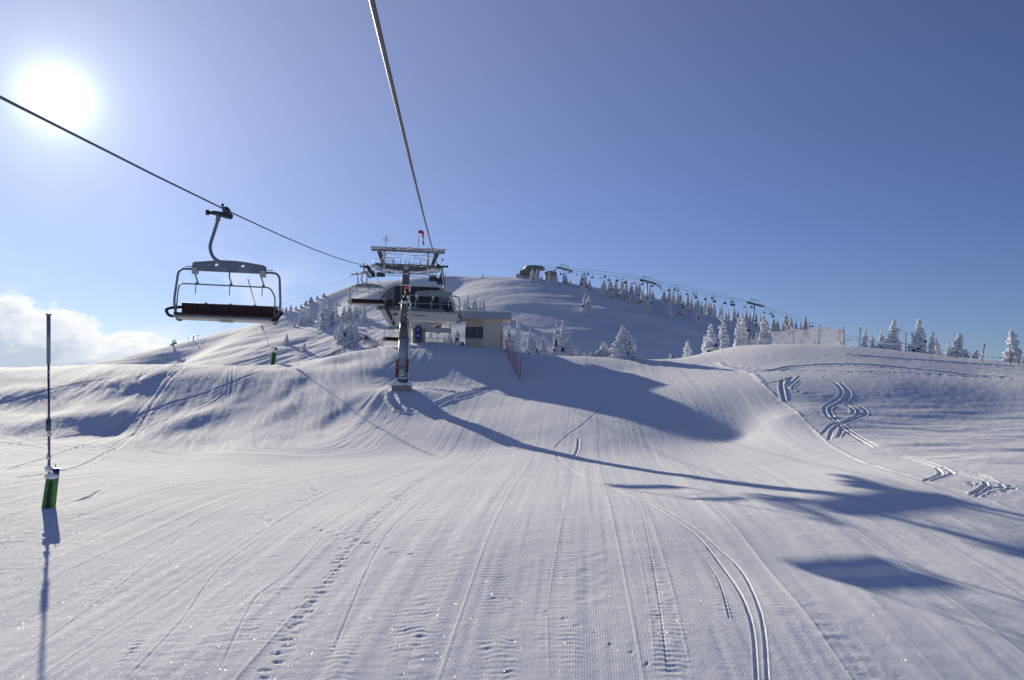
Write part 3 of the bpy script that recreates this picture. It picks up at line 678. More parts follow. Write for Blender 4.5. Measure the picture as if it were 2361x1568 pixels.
def text_mesh(body, size, name, m_, parent, loc, rot, extrude=0.004):
    cu = bpy.data.curves.new(name, 'FONT'); cu.body = body; cu.size = size; cu.extrude = extrude; cu.align_x = 'CENTER'; cu.align_y = 'CENTER'
    tmp = bpy.data.objects.new('tmp', cu); COL.objects.link(tmp); dg = bpy.context.evaluated_depsgraph_get(); dg.update()
    me = bpy.data.meshes.new_from_object(tmp.evaluated_get(dg)); bpy.data.objects.remove(tmp); me.materials.clear(); me.materials.append(m_)
    o = bpy.data.objects.new(name, me); COL.objects.link(o); o.parent = parent; o.location = loc; o.rotation_euler = rot; return o
chair1 = make_chair('large burgundy-seated chair hanging nearest on the left rope against the sky')
chair1.location = rope_l(24.2); chair1.rotation_euler = (math.radians(0.5), math.radians(-0.5), ROPE_A+math.pi)
def chair_at(loc, rz, label):
    c = copy_tree(chair1); c.location = loc; c.rotation_euler = (0, 0, rz); c['label'] = label; return c
chair3 = chair_at(rope_l(68.6), ROPE_A+math.pi, 'burgundy-seated chair hanging just left of the near tower')
chair4 = chair_at(rope_r(47), ROPE_A, 'grey-backed chair seen from behind, hanging right of the tower column')
text_mesh('Doppelmayr', .17, 'lettering', M_cold, chair4, (-.95, -.40, -3.13), (math.radians(82), 0, 0), .002)
lg = MB(); lg.tube([(-1.52, -.385, -3.2), (-1.44, -.385, -3.04), (-1.36, -.385, -3.2), (-1.44, -.385, -3.15), (-1.52, -.385, -3.2)], .01, 5); lg.build('emblem', M_cold, chair4)
chair5 = chair_at(W(914, 723, 96), ROPE_A+math.pi, 'small burgundy-seated chair low at left of the tower column, under the station')
chair6 = chair_at(W(1013, 703, 97), ROPE_A-.05, 'grey-backed chair hanging under the right half of the station')
chair7 = chair_at(W(996, 738, 128), ROPE_A+.75, 'small turned chair farthest back, beneath the grey chair under the station')

# ------------------------------------------------------------------ near tower
T = thing('chairlift_tower', 'tall grey lift tower with icy crossarm standing in front of the station', 'lift tower', tower_base, ROPE_A)
b = MB(); b.box((0, 0, 0.0), (1.75, 1.75, 0.85)); b.build('foundation', M_conc, T)
RC(T, 'snow_cap', (-.78, -.78, .46), (.78, -.78, .46), .16, 11, 1, .9); RC(T, 'snow_cap', (-.7, -.3, .45), (.7, -.2, .45), .35, 6, 2, .6); RC(T, 'snow_cap', (-.45, -.5, 1.0), (.45, -.5, 1.0), .1, 6, 3)
for z0, z1, r0, r1, m_, nm in [(.55, 1.0, .56, .54, M_cold, 'column'), (1.0, 1.93, .50, .49, M_col, 'column'), (1.93, 4.55, .475, .45, M_col, 'column'), (4.55, 6.1, .445, .40, M_cold, 'column'), (6.1, 8.25, .40, .33, M_cold, 'column')]:
    b = MB(); b.cyl((0, 0, z0), (0, 0, z1), r0, 28, r1); b.cyl((0, 0, z1-.05), (0, 0, z1+.03), r1+.04, 28); b.build(nm, m_, T)
b = MB(); b.box((0.02, 0, 9.35), (.60, .55, 2.4)); b.build('column_head', M_cold, T)
b = MB(); b.tube([(-.36, -.32, 8.2), (-.36, -.32, 10.5)], .045, 8)
for z in np.arange(.9, 8.1, .33): b.tube([(.30+.02*(8-z)*.6, -.42, z), (.30+.02*(8-z)*.6+.28, -.36, z)], .014, 5)
b.tube([(.42, -.45, .8), (.30, -.40, 8.1)], .02, 6); b.tube([(.70, -.40, .8), (.58, -.35, 8.1)], .02, 6); b.build('ladder', M_steel, T)
for s, z0, z1 in ((-1, .95, 1.9), (-1, 1.95, 2.75), (1, 1.5, 2.75)):
    b = MB(); b.box((s*.56, -.12, (z0+z1)/2), (.13, .55, z1-z0)); b.build('padding', M_red, T, bevel=.03)
RC(T, 'rime_crust', (.62, -.35, 1.0), (.50, -.35, 8.0), .05, 60, 4, 2.2); RC(T, 'rime_crust', (-.42, -.42, 7.9), (.42, -.42, 8.05), .14, 5, 5); RC(T, 'rime_crust', (-.2, -.52, 1.2), (.2, -.52, 1.35), .07, 5, 6); RC(T, 'rime_crust', (-.6, -.4, 2.8), (-.5, -.4, 3.2), .06, 4, 7)
b = MB(); b.box((-.02, -.52, 1.55), (.42, .03, .5)); b.build('number_plate', M_light, T)
# crossarm: deep steel box, thicker at the middle
b = MB(); pts = [(-3.0, 0, 11.45), (3.0, 0, 11.45), (3.0, 0, 11.15), (1.5, 0, 11.05), (.5, 0, 10.75), (-.5, 0, 10.75), (-1.5, 0, 11.05), (-3.0, 0, 11.15)]
b.prism([(x, -.28, z) for x, _, z in pts], (0, .56, 0)); b.build('crossarm', M_cold, T)
b = MB(); b.cyl((0, -.30, 11.2), (0, -.38, 11.2), .24, 20); b.build('hub_plate', M_light, T)
b = MB(); b.box((.12, 0, 12.86), (6.75, .32, .34)); b.build('top_beam', M_cold, T)
for s in (-1, 1):
    b = MB(); b.prism([(s*2.9+.12, -.12, 12.72), (s*2.45+.12, -.12, 12.72), (s*2.05+.12, -.12, 11.2), (s*2.28+.12, -.12, 11.2)], (0, .24, 0)); b.build('strut', M_cold, T)
    b = MB(); b.tube([(s*2.03, -.35, 12.7), (s*2.03, -.38, 10.65)], .05, 8); b.tube([(s*2.03-.12, -.35, 12.6), (s*2.03-.2, -.38, 10.65)], .025, 6); b.build('post', M_steel, T)
# walkway railings
def railing(x0, x1, z0, z1, y=-.75, mids=(0.35, 0.55)):
    b = MB(); b.tube([(x0, y, z0), (x0, y, z1), (x1, y, z1), (x1, y, z0)], .022, 6)
    for k in mids: b.tube([(x0, y, z0+(z1-z0)*k), (x1, y, z0+(z1-z0)*k)], .016, 6)
    b.build('railing', M_dark, T)
railing(-1.85, -1.2, 11.5, 12.42, mids=(.42, .55)); railing(-1.74, -1.1, 11.5, 12.05, -.4); railing(-1.12, -.48, 11.45, 12.18, mids=(.2, .8)); railing(.66, 1.32, 11.45, 12.12, mids=(.2, .8)); railing(1.34, 1.95, 11.45, 12.32, mids=(.45, .62))
railing(-2.92, -2.35, 10.8, 11.78, mids=(.5,)); railing(2.25, 2.85, 10.7, 11.6, mids=(.5,)); railing(-.1, .26, 11.5, 12.68, 0, (.18,)); railing(-2.2, -.2, 12.42, 12.44, -.2, ()); railing(.36, 2.45, 12.36, 12.38, -.2, ())
b = MB(); b.box((0, -.55, 11.42), (5.6, .55, .06)); b.box((0, -.35, 10.62), (5.2, .12, .10)); b.bar((-2.9, -.3, 10.9), (0, -.3, 10.55), .09); b.bar((2.9, -.3, 10.9), (0, -.3, 10.55), .09); b.bar((-1.9, -.4, 10.42), (1.95, -.4, 10.36), .05); b.build('walkway', M_steel, T)
b = MB(); b.box((-2.3, -.2, 10.42), (.75, .7, .26)); b.build('service_basket', M_dark, T)
b = MB(); b.box((2.5, -.2, 10.28), (.72, .7, .42)); b.build('service_basket', M_dark, T)
for s, e in ((-1, eL), (1, eR)):
    Mi = (Matrix.Translation(tower_base) @ Matrix.Rotation(ROPE_A, 4, 'Z')).inverted(); lx = (Mi @ e)
    fr = MB(); fr.box((lx.x-s*.10, 0, lx.z-.36), (.10, 4.6, .22)); fr.box((lx.x-s*.25, 0, lx.z-.5), (.3, .6, .5)); fo = fr.build('sheave_frame', M_dark, T)
    for i in range(8):
        yy = -2.4+i*.69; w = MB(); zz = lx.z-.26+0.0*i; w.cyl((lx.x-.06, yy, zz), (lx.x+.06, yy, zz), .23, 18); w.build('sheave', M_black, T)
    g = MB(); g.box((lx.x+s*.25, 0, lx.z-.55), (.3, 4.8, .04)); g.tube([(lx.x+s*.4, -2.4, lx.z-.5), (lx.x+s*.4, -2.4, lx.z+.1), (lx.x+s*.4, 2.4, lx.z+.1)], .02, 6); g.build('side_walkway', M_steel, T)
RC(T, 'rime_crust', (-3.2, -.05, 13.05), (3.45, -.05, 13.05), .17, 46, 8, .5); RC(T, 'rime_crust', (-3.2, -.17, 12.9), (3.45, -.17, 12.9), .09, 60, 9, .6)
RC(T, 'rime_crust', (-2.9, -.3, 11.45), (2.9, -.3, 11.45), .15, 34, 10, .6); RC(T, 'rime_crust', (-2.8, -.36, 10.95), (-.4, -.36, 10.82), .12, 18, 11, .8); RC(T, 'rime_crust', (2.8, -.36, 10.95), (.4, -.36, 10.82), .12, 18, 12, .8)
RC(T, 'rime_crust', (-2.9, -.35, 10.66), (2.9, -.35, 10.6), .10, 40, 13, .7); RC(T, 'rime_crust', (-3.1, -.6, 11.2), (-2.3, -.6, 11.1), .17, 9, 14, .9); RC(T, 'rime_crust', (3.1, -.6, 11.1), (2.2, -.6, 11.0), .18, 9, 15, .9); RC(T, 'rime_crust', (2.0, -.4, 10.7), (2.03, -.4, 12.5), .07, 16, 16, 1.2); RC(T, 'rime_crust', (-2.0, -.4, 10.7), (-2.0, -.4, 12.5), .07, 16, 17, 1.2)
rs = random.Random(5); b = MB()
for x in list(np.arange(-3.2, 3.4, .23)):
    L = rs.uniform(.06, .22)*(2.2 if abs(x) > 2.9 else 1); b.blob((x, -.17, 12.70), (.13, .03, .03), 1, .2); b.tube([(x, -.17, 12.72), (x+.01, -.17, 12.72-L)], .025, 5, True, .004)
b.build('icicles', M_rime, T)
# signal board on the column
Mled = mat('red_led', (0.3, 0.0, 0.0), 0.5, emit=(1.0, 0.03, 0.02), es=1.0); Mledw = mat('white_led', (0.6, 0.6, 0.5), 0.5, emit=(0.85, 0.85, 0.7), es=0.45)
Mib = tower_base
sg = thing('signal_board', 'black signal board with red diamond and rotated lettering on the tower column', 'sign', (Matrix.Translation(tower_base) @ Matrix.Rotation(ROPE_A, 4, 'Z')) @ Vector((.06, -.45, 8.86)), ROPE_A)
b = MB(); b.box((0, 0, 0), (.62, .2, 1.30)); b.build('housing', M_black, sg, bevel=.02)
b = MB(); b.prism([(-.13, -.105, .42), (-.02, -.105, .51), (.04, -.105, .51), (.15, -.105, .42), (.02, -.105, .33)], (0, -.02, 0)); b.build('red_diamond', Mled, sg)
b = MB(); b.box((.01, -.128, .43), (.05, .01, .09)); b.build('diamond_centre', M_black, sg)
for ch, x, z, s_ in (('P', -.2, -.40, .34), ('R', .18, -.43, .28), ('F', -.06, .02, .3), ('I', -.04, -.2, .22), ('1', -.12, .22, .24)):
    text_mesh(ch, s_, 'letter', Mledw if ch != 'F' else Mledw, sg, (x, -.108, z), (math.radians(90), 0 if ch != 'F' else math.radians(0), 0))
b = MB(); b.box((-.02, -.11, -.04), (.12, .012, .03)); b.build('red_bar', Mled, sg)
RC(sg, 'rime_crust', (-.25, -.05, .68), (.28, -.05, .68), .09, 7, 20, .7); RC(sg, 'rime_crust', (.33, -.08, .6), (.35, -.08, .1), .05, 8, 21, 1.2); RC(sg, 'rime_crust', (.33, -.08, -.2), (.33, -.08, -.75), .05, 7, 22, 1.2)
TM = Matrix.Translation(tower_base) @ Matrix.Rotation(ROPE_A, 4, 'Z')
ws = thing('windsock', 'drooping red and white windsock on a thin pole above the tower', 'windsock', TM @ Vector((1.0, 0, 13.03)), ROPE_A)
b = MB(); b.tube([(0, 0, 0), (.06, 0, 1.35), (.05, 0, 1.55)], .028, 8); b.build('pole', M_steel, ws)
b = MB(); b.tube([(.02, 0, 1.5), (.1, 0, 1.62), (.30, 0, 1.62), (.42, 0, 1.50), (.42, 0, 1.3)], [.12, .17, .17, .13, .07], 12); b.build('sock_mouth', M_redcloth, ws)
for z0, z1, r0, r1, m_ in ((1.3, 1.02, .075, .085, M_redcloth), (1.02, .72, .085, .07, M_white), (.72, .42, .075, .09, M_redcloth)):
    b = MB(); b.cyl((.42+.0+(1.3-z0)*.1, 0, z0), (.42+(1.3-z1)*.1, 0, z1), r0, 10, r1); b.build('sock_band', m_, ws)
an = thing('weather_sensor', 'rime-coated wind sensor cross on a thin mast above the tower', 'sensor', TM @ Vector((-2.0, 0, 13.03)), ROPE_A)
b = MB(); b.tube([(0, 0, 0), (.05, 0, .75), (.08, 0, 1.1)], .028, 7); b.build('mast', M_steel, an)
b = MB(); rime(b, (.03, 0, .55), (.08, 0, 1.1), .06, 7, 30, 1.5); rime(b, (-.3, 0, .68), (.42, 0, .68), .06, 12, 31, .9); rime(b, (-.32, 0, .7), (-.15, 0, .85), .04, 3, 32); rime(b, (.2, 0, .82), (.45, 0, .85), .045, 5, 33); b.build('sensor_arms', M_rime, an)

# ------------------------------------------------------------------ valley station of the lift at the mound
M_fair = mat('station_cladding', (0.15, 0.155, 0.16), 0.5, 0.1)
M_rim = mat('station_roof_rim', (0.50, 0.52, 0.54), 0.45, 0.1)
M_beige = mat('station_underside', (0.66, 0.63, 0.56), 0.7, noise=(.8, .5, (.72, .69, .62)))
M_grille = mat('station_louvre', (0.018, 0.022, 0.035), 0.35, 0.2)
M_blue = mat('blue_sign', (0.01, 0.03, 0.22), 0.5)
SX, SYo = -13.0, st_front
sb = W(955, 790, st_front); SZ = float(sb[2])
S = thing('lift_station', 'grey station with rounded roof and dark louvres on the snow mound behind the tower', 'lift station', (float(sb[0]), st_front, SZ), ROPE_A)
arc = [(-5.25, 4.35), (-5.05, 5.5), (-4.65, 6.3), (-4.15, 6.9), (-3.55, 7.4), (-2.9, 7.7), (3.0, 7.7), (3.6, 7.45), (4.15, 6.95), (4.7, 6.2), (5.1, 5.4), (5.3, 4.35)]
ins = [(x*.93, 4.35+(z-4.35)*.90) for x, z in arc]
b = MB(); b.prism([(x, .25, z) for x, z in ins], (0, 15.5, 0)); b.build('body', M_fair, S)
b = MB()
for i in range(len(arc)-1):
    (x0, z0), (x1, z1), (u0, w0), (u1, w1) = arc[i], arc[i+1], ins[i], ins[i+1]
    b.prism([(x0, -.25, z0), (x1, -.25, z1), (u1, -.25, w1+.002), (u0, -.25, w0+.002)], (0, 16.5, 0))
b.build('roof_shell', M_rim, S)
b = MB(); b.box((.1, .02, 4.30), (10.3, .5, .34)); b.build('lower_band', M_fair, S)
b = MB(); b.box((.1, .2, 6.0), (5.8, .08, 2.75)); b.build('louvre_window', M_grille, S)
for x in (-1.65, -.7, .3, 1.9): 
    b = MB(); b.box((x, .12, 6.0), (.07, .08, 2.75)); b.build('mullion', M_fair, S)
b = MB()
for k in range(22): b.box((.1, .15, 4.72+k*.124), (5.74, .06, .035), Matrix.Rotation(.5, 3, 'X'))
b.build('louvres', mat('louvre_slats', (.03, .035, .05), .35, .3), S)
RC(S, 'snow_cap', (-2.6, .05, 4.64), (.2, .05, 4.64), .10, 14, 40, .6); RC(S, 'snow_cap', (-2.9, -.1, 7.74), (3.0, -.1, 7.74), .08, 30, 41, .5); RC(S, 'snow_cap', (-4.3, .1, 5.5), (-4.0, .1, 5.6), .12, 4, 42)
b = MB(); b.box((-3.45, .2, 5.1), (.8, .1, .85)); b.build('rope_opening', M_black, S)
b = MB(); b.box((3.95, .2, 4.95), (1.25, .1, .95)); b.build('rope_opening', M_black, S)
b = MB(); b.box((3.9, .16, 6.0), (.22, .04, .18)); b.build('small_plate', M_light, S)
b = MB(); b.prism([(-4.7, .1, 4.13), (5.3, .1, 4.13), (3.4, .1, 3.0), (1.5, .1, 1.9), (-3.0, .1, 1.9), (-3.7, .1, 2.6)], (0, 12.5, 0)); b.build('underside', M_beige, S)
b = MB(); b.box((1.0, 1.9, .7), (.7, 1.6, 2.6)); b.build('pillar', M_beige, S)
b = MB(); b.cyl((.35, .5, -1), (.35, .5, 2.0), .62, 24); b.build('pillar', M_fair, S)
b = MB(); b.box((.45, -.14, 1.35), (.72, .05, 1.85)); pn = b.build('blue_sign', M_blue, S)
b = MB(); b.prism([(.35, -.175, 1.9), (.55, -.175, 1.75), (.5, -.175, 1.5), (.4, -.175, 1.65)], (0, -.01, 0)); b.prism([(.35, -.175, 1.1), (.55, -.175, .95), (.45, -.175, .7), (.38, -.175, .85)], (0, -.01, 0)); b.box((.45, -.175, 2.15), (.4, .01, .04)); b.build('pictogram', M_white, pn)
# diagonal guide rails on the left
b = MB(); b.bar((-3.9, -.3, 4.6), (-2.55, -1.5, 2.15), .28, .18); b.build('guide_rail', M_dark, S)
b = MB(); b.bar((-4.15, -.3, 4.3), (-2.9, -1.5, 2.1), .06, .3); b.tube([(-3.1, -1.4, 2.4), (-2.95, -1.4, 1.8), (-2.55, -1.4, 1.7)], .04, 6); b.build('guide_rail', M_light, S)
b = MB(); b.bar((4.0, -.3, 5.0), (4.15, -.9, 4.1), .4, .2); b.bar((4.5, -.2, 5.0), (4.5, -.6, 4.2), .08); b.build('guide_rail', M_dark, S)
bx = thing('control_box', 'small grey control cabinets on posts under the station canopy', 'cabinet', W(1011, 768, 108), ROPE_A)
b = MB(); b.box((0, 0, 1.2), (.8, .5, 1.3)); b.build('cabinet', M_light, bx); b = MB(); b.box((0, 0, .25), (.2, .2, .8)); b.build('post', M_steel, bx); b = MB(); b.box((-.35, -.26, .85), (.6, .03, .35)); b.build('door', M_blue, bx)

# ------------------------------------------------------------------ control hut
M_hutw = mat('hut_wall_render', (0.58, 0.53, 0.44), 0.85, noise=(2, .5, (.62, .56, .46)))
M_hutb = mat('hut_wall_beige', (0.46, 0.41, 0.32), 0.85)
M_fascia = mat('ribbed_metal_fascia', (0.36, 0.40, 0.45), 0.5, 0.1)
M_soff = mat('timber_soffit', (0.66, 0.54, 0.38), 0.7)
M_frame = mat('blue_window_frame', (0.02, 0.035, 0.14), 0.4)
M_glass = mat('window_glass', (0.04, 0.05, 0.07), 0.2, spec=0.3)
hb = W(1112.5, 806, 95)
H = thing('control_hut', 'beige control hut with flat overhanging roof and blue-framed window right of the station', 'hut', (float(hb[0]), float(hb[1]), float(hb[2])), math.radians(1.5)); H.scale = (1.159,)*3
def wall(p, q, z0, z1, name, m_, thick=.12):
    b = MB(); a_ = Vector((p[0], p[1], 0)); c_ = Vector((q[0], q[1], 0)); d = (c_-a_).normalized(); n = Vector((-d.y, d.x, 0))*thick
    b.prism([a_+Vector((0, 0, z0)), c_+Vector((0, 0, z0)), c_+n+Vector((0, 0, z0)), a_+n+Vector((0, 0, z0))], (0, 0, z1-z0)); return b.build(name, m_, H)
wall((0.0, 0), (2.05, .15), -.9, 3.2, 'wall', M_hutw); wall((2.05, .15), (2.0, 3.4), -.9, 3.2, 'wall', M_hutw); wall((-1.9, .85), (0, .003), -.9, 1.18, 'wall', M_hutb); wall((-1.9, .85), (0, .003), 2.38, 3.2, 'wall', M_hutb)
wall((-1.9, 3.4), (-1.9, .85), -.9, 3.2, 'wall', M_hutb); wall((2.0, 3.4), (-1.9, 3.4), -.9, 3.2, 'wall', M_hutb)
dv = Vector((1.9, -.847, 0)).normalized(); nv = Vector((-dv.y, dv.x, 0)); p0 = Vector((-1.9, .85, 0))
def onw(s, z, o=0.0): return p0 + dv*s - nv*o + Vector((0, 0, z))
wf = MB()
for s0, s1 in ((.0, .08), (.85, .98), (1.99, 2.07)): wf.prism([onw(s0, 1.18, .03), onw(s1, 1.18, .03), onw(s1, 1.18, -.1), onw(s0, 1.18, -.1)], (0, 0, 1.2))
for z in (1.18, 2.30): wf.prism([onw(.0, z, .035), onw(2.07, z, .035), onw(2.07, z, -.09), onw(0, z, -.09)], (0, 0, .08))
wfo = wf.build('window_frame', M_frame, H)
for s0, s1 in ((.08, .85), (.98, 1.99)):
    g = MB(); g.prism([onw(s0, 1.26, -.03), onw(s1, 1.26, -.03), onw(s1, 1.26, -.05), onw(s0, 1.26, -.05)], (0, 0, 1.04)); g.build('pane', M_glass, wfo)
g = MB(); g.prism([onw(1.25, 1.28, -.3), onw(1.7, 1.28, -.3), onw(1.7, 1.28, -.4), onw(1.25, 1.28, -.4)], (0, 0, .45)); g.build('interior_panel', M_light, H)
rp = [(-3.05, .35), (-1.75, -.45), (2.9, -.55), (2.9, 4.1), (-3.05, 4.1)]
b = MB(); b.prism([(x, y, 3.2) for x, y in rp], (0, 0, .06)); b.build('soffit', M_soff, H)
b = MB(); b.prism([(x*1.005, y*1.005-.01, 3.24) for x, y in rp], (0, 0, .74))
for (x0, y0), (x1, y1) in zip(rp[:3], rp[1:4]):
    L = math.hypot(x1-x0, y1-y0); n = int(L/.14)
    for i in range(n):
        t = (i+.5)/n; b.box((x0+(x1-x0)*t, y0+(y1-y0)*t, 3.6), (.05, .05, .72))
roof = b.build('roof', M_fascia, H)
b = MB(); b.prism([(x*1.015, y*1.015-.02, 3.98) for x, y in rp], (0, 0, .10)); rime(b, (-1.7, -.42, 4.05), (2.8, -.5, 4.05), .12, 26, 50, .6); b.build('roof_snow', M_rime, roof)
b = MB(); b.cyl((-.02, .02, -.6), (-.02, .02, .45), .05, 8); b.build('downpipe', M_conc, H)
b = MB(); b.box((-2.15, .6, .35), (.25, .3, .9)); b.box((2.15, .1, -.25), (.35, .35, .5)); b.build('utility_box', M_dark, H)
# ------------------------------------------------------------------ snow lances
def ground_z(x, y): return float(near_h(np.array([x]), np.array([y]))[0])
def hill_z(x, y): return float((hill_h(np.array([x]), np.array([y])) + hill_detail(np.array([x]), np.array([y])))[0])
def lance(base, top, label, k=1.0, blue=False):
    base = Vector(base); top = Vector(top)
    t = thing('snow_lance', label, 'snow lance', base, 0, 'snow lances'); d = top-base; L = d.length; z = d/L
    b = MB(); lo = Vector((0, 0, 0)); b.tube([lo+Vector((0, 0, .8*k)), z*(L*.75)], (.05 if k < 1.1 else .045)*k, 10); b.build('pole', M_pole, t)
    b = MB(); b.tube([z*(L*.745), z*L], (.085 if k < 1.1 else .06)*k, 12); b.blob(z*L, (.13*k, .13*k, .06*k), 2, .1); b.build('lance_head', M_poleh, t)
    b = MB(); b.tube([z*(L*.40), z*(L*.46)], .11*k, 10); b.build('collar', M_pole, t)
    if k < 1.1: RC(t, 'rime_crust', z*(L*.22), z*(L*.48), .06*k, 20, 60, 1.4); RC(t, 'rime_crust', z*(L*.55), z*(L*.98), .038*k, 40, 61, 1.9)
    RC(t, 'snow_cap', Vector((-.12, -.1, 1.55))*k, Vector((.3, -.1, 1.6))*k, .13*k, 8, 62, .9); RC(t, 'snow_cap', Vector((-.15, 0, 1.8))*k, Vector((-.1, 0, 2.0))*k, .1*k, 5, 63, 1.1)
    # padded base: tall box slightly leaning
    b = MB(); Rt = Matrix.Rotation(.07, 3, 'Y'); b.box((.04*k, 0, .72*k), (.46*k, .44*k, 1.5*k), Rt, .92); b.build('padding', M_green, t, bevel=.05*k)
    b = MB(); b.prism([Vector((.0, -.245, .1))*k, Vector((.15, -.245, .1))*k, Vector((.20, -.238, 1.35))*k, Vector((.12, -.238, 1.4))*k, Vector((.03, -.242, .8))*k], (0, -.012*k, 0)); b.bar(Vector((-.06, -.29, 1.18))*k, Vector((.26, -.285, 1.17))*k, .02*k); b.bar(Vector((-.1, -.29, .62))*k, Vector((.1, -.29, .64))*k, .02*k); b.build('padding_gap', M_greend, t)
    b = MB(); b.cyl(Vector((.24, 0, 1.45))*k, Vector((.24, 0, 1.95))*k, .14*k, 14); b.tube([Vector((.2, 0, 1.9))*k, Vector((.2, 0, 2.15))*k], .02*k, 6); b.build('valve', M_frame, t)
    return t
M_pole = mat('lance_pole_metal', (0.09, 0.11, 0.18), 0.45, 0.4); M_poleh = mat('lance_head_frosted', (0.20, 0.24, 0.34), 0.5, 0.3, noise=(12, .55, (.6, .62, .66)))
lp = nhit(112, 1171)[0]
lance(lp+np.array([0, 0, -.1]), W(112, 725, lp[1]+.2), 'tall snow lance with green padded foot standing alone at the left', lp[1]/32.0*.88)
q = W(629, 843, 98.0)
M_lanceW = M_light
_mp, _mh = M_pole, M_poleh
M_pole = mat('distant_lance_pole', (.8, .8, .8), .6); M_poleh = mat('distant_lance_tip', (.8, .72, .68), .6)
lance(q, W(572, 645, 98.0), 'distant leaning snow lance with green foot behind the left ridge', 1.15)
hp = hhit(662, 752)[0]; t = thing('snow_lance', 'thin leaning snow lance far off on the left flank of the mountain', 'snow lance', hp, 0, 'snow lances')
b = MB(); d = Vector(W(673, 712, hp[1]))-Vector(hp); b.tube([(0, 0, -1), d], .16, 6); b.blob(d, (.4, .4, .8), 1, .2); b.build('pole', M_light, t)
mk = thing('marker_disc', 'small dark disc on a short post on the left crest', 'marker', W(748.5, 842, 92)); b = MB(); b.cyl((0, 0, -.6), (0, 0, .18), .05, 8); b.build('post', M_dark, mk); b = MB(); b.cyl((0, -.04, .30), (0, .04, .30), .17, 16); b.build('disc', M_dark, mk)

# ------------------------------------------------------------------ fences
def mesh_net_mat(name, col, scale, width):
    m = bpy.data.materials.new(name); m.use_nodes = True; t = m.node_tree; b = t.nodes['Principled BSDF']; b.inputs['Base Color'].default_value = (*col, 1); b.inputs['Roughness'].default_value = .7
    uv = t.nodes.new('ShaderNodeUVMap'); sp = t.nodes.new('ShaderNodeSeparateXYZ'); t.links.new(uv.outputs[0], sp.inputs[0]); outs = []
    for k in (0, 1):
        f = t.nodes.new('ShaderNodeMath'); f.operation = 'MULTIPLY'; f.inputs[1].default_value = scale; t.links.new(sp.outputs[k], f.inputs[0])
        g = t.nodes.new('ShaderNodeMath'); g.operation = 'FRACT'; t.links.new(f.outputs[0], g.inputs[0])
        l = t.nodes.new('ShaderNodeMath'); l.operation = 'LESS_THAN'; l.inputs[1].default_value = width; t.links.new(g.outputs[0], l.inputs[0]); outs.append(l.outputs[0])
    mx = t.nodes.new('ShaderNodeMath'); mx.operation = 'MAXIMUM'; t.links.new(outs[0], mx.inputs[0]); t.links.new(outs[1], mx.inputs[1]); t.links.new(mx.outputs[0], b.inputs['Alpha'])
    return m
def ribbon(lo, hi, m_, name, parent, sag=0.0, n=6):
    """cloth or net between matching rows of lower and upper points, uv in metres"""
    bm = bmesh.new(); uvl = bm.loops.layers.uv.new('UVMap'); s = 0; prev = None; ss = 0
    for i in range(len(lo)-1):
        for k in range(n + (1 if i == len(lo)-2 else 0)):
            t = k/n; a = Vector(lo[i]).lerp(Vector(lo[i+1]), t); c = Vector(hi[i]).lerp(Vector(hi[i+1]), t); c.z -= sag*4*t*(1-t)
            if prev: ss += (a-prev[2]).length
            cur = (bm.verts.new(a), bm.verts.new(c), a.copy(), ss, (c-a).length)
            if prev:
                f = bm.faces.new((prev[0], cur[0], cur[1], prev[1]))
                for l, u in zip(f.loops, ((prev[3], 0), (cur[3], 0), (cur[3], cur[4]), (prev[3], prev[4]))): l[uvl].uv = u
            prev = cur
    me = bpy.data.meshes.new(name); bm.to_mesh(me); bm.free(); me.materials.append(m_); o = bpy.data.objects.new(name, me); COL.objects.link(o); o.parent = parent; return o
M_net = mesh_net_mat('red_safety_net', (0.55, 0.10, 0.12), 9.0, 0.16)
M_postr = mat('red_post', (0.22, 0.02, 0.03), .5)
F1 = thing('safety_net_fence', 'red safety net fence on slanted poles running downhill beside the hut', 'fence')
lo, hi = [], []
z5 = lambda x, y: (1022.7+x*.2332, 597.9+y*.2332)
for bxx, by, tx, ty, Y in [(563, 885, 563, 718, 93.5), (583, 890, 586, 712, 92.5), (606, 905, 611, 750, 91), (627, 945, 622, 790, 89), (650, 990, 645, 835, 87), (683, 1055, 693, 865, 84.5), (710, 1120, 716, 905, 82), (752, 1195, 764, 960, 79)]:
    P0 = z5(bxx, by); P1 = z5(tx, ty); a = W(P0[0], P0[1], Y); a[2] = ground_z(a[0], a[1])-.05; c = W(P1[0], P1[1], Y)
    b = MB(); b.tube([a, c], .03, 6); b.build('post', M_postr, F1); lo.append(a+np.array([0, 0, .12])); hi.append(np.array(Vector(a).lerp(Vector(c), .86)))
ribbon(lo, hi, M_net, 'net', F1, .08)
F2 = thing('safety_net_fence', 'low red net fence half hidden behind the mound left of the tower', 'fence')
lo = [W(x, 796, 99) for x in (868, 882, 905, 930)]; hi = [W(x, 784, 99) for x in (868, 882, 905, 930)]
ribbon(lo, hi, M_net, 'net', F2, .05)
for x in (882, 930): b = MB(); b.tube([W(x, 798, 99), W(x, 778, 99)], .035, 6); b.build('post', M_postr, F2)
F3 = thing('wire_fence', 'dark wire fence with top rail climbing the back of the mound at left', 'fence')
zf = lambda x, y: (755.2+x*.0533, 755.2+y*.0533); top = []
M_wire = mesh_net_mat('fence_wire', (0.10, 0.11, 0.14), 12.0, 0.12); lo = []
for x, y1, y0 in ((60, 1160, 1330), (280, 1040, 1280), (515, 940, 1180), (755, 800, 1060), (920, 710, 980), (1170, 590, 900), (1440, 440, 830), (1590, 350, 790)):
    Y = 96 + x*.002; a = W(*zf(x, y0), Y); c = W(*zf(x, y1), Y); b = MB(); b.tube([a, c], .05, 6); b.build('post', M_dark, F3); top.append(Vector(c)); lo.append(a)
b = MB(); b.tube(top, .04, 6); b.build('top_rail', M_dark, F3)
ribbon(lo, top, M_wire, 'wire_mesh', F3)
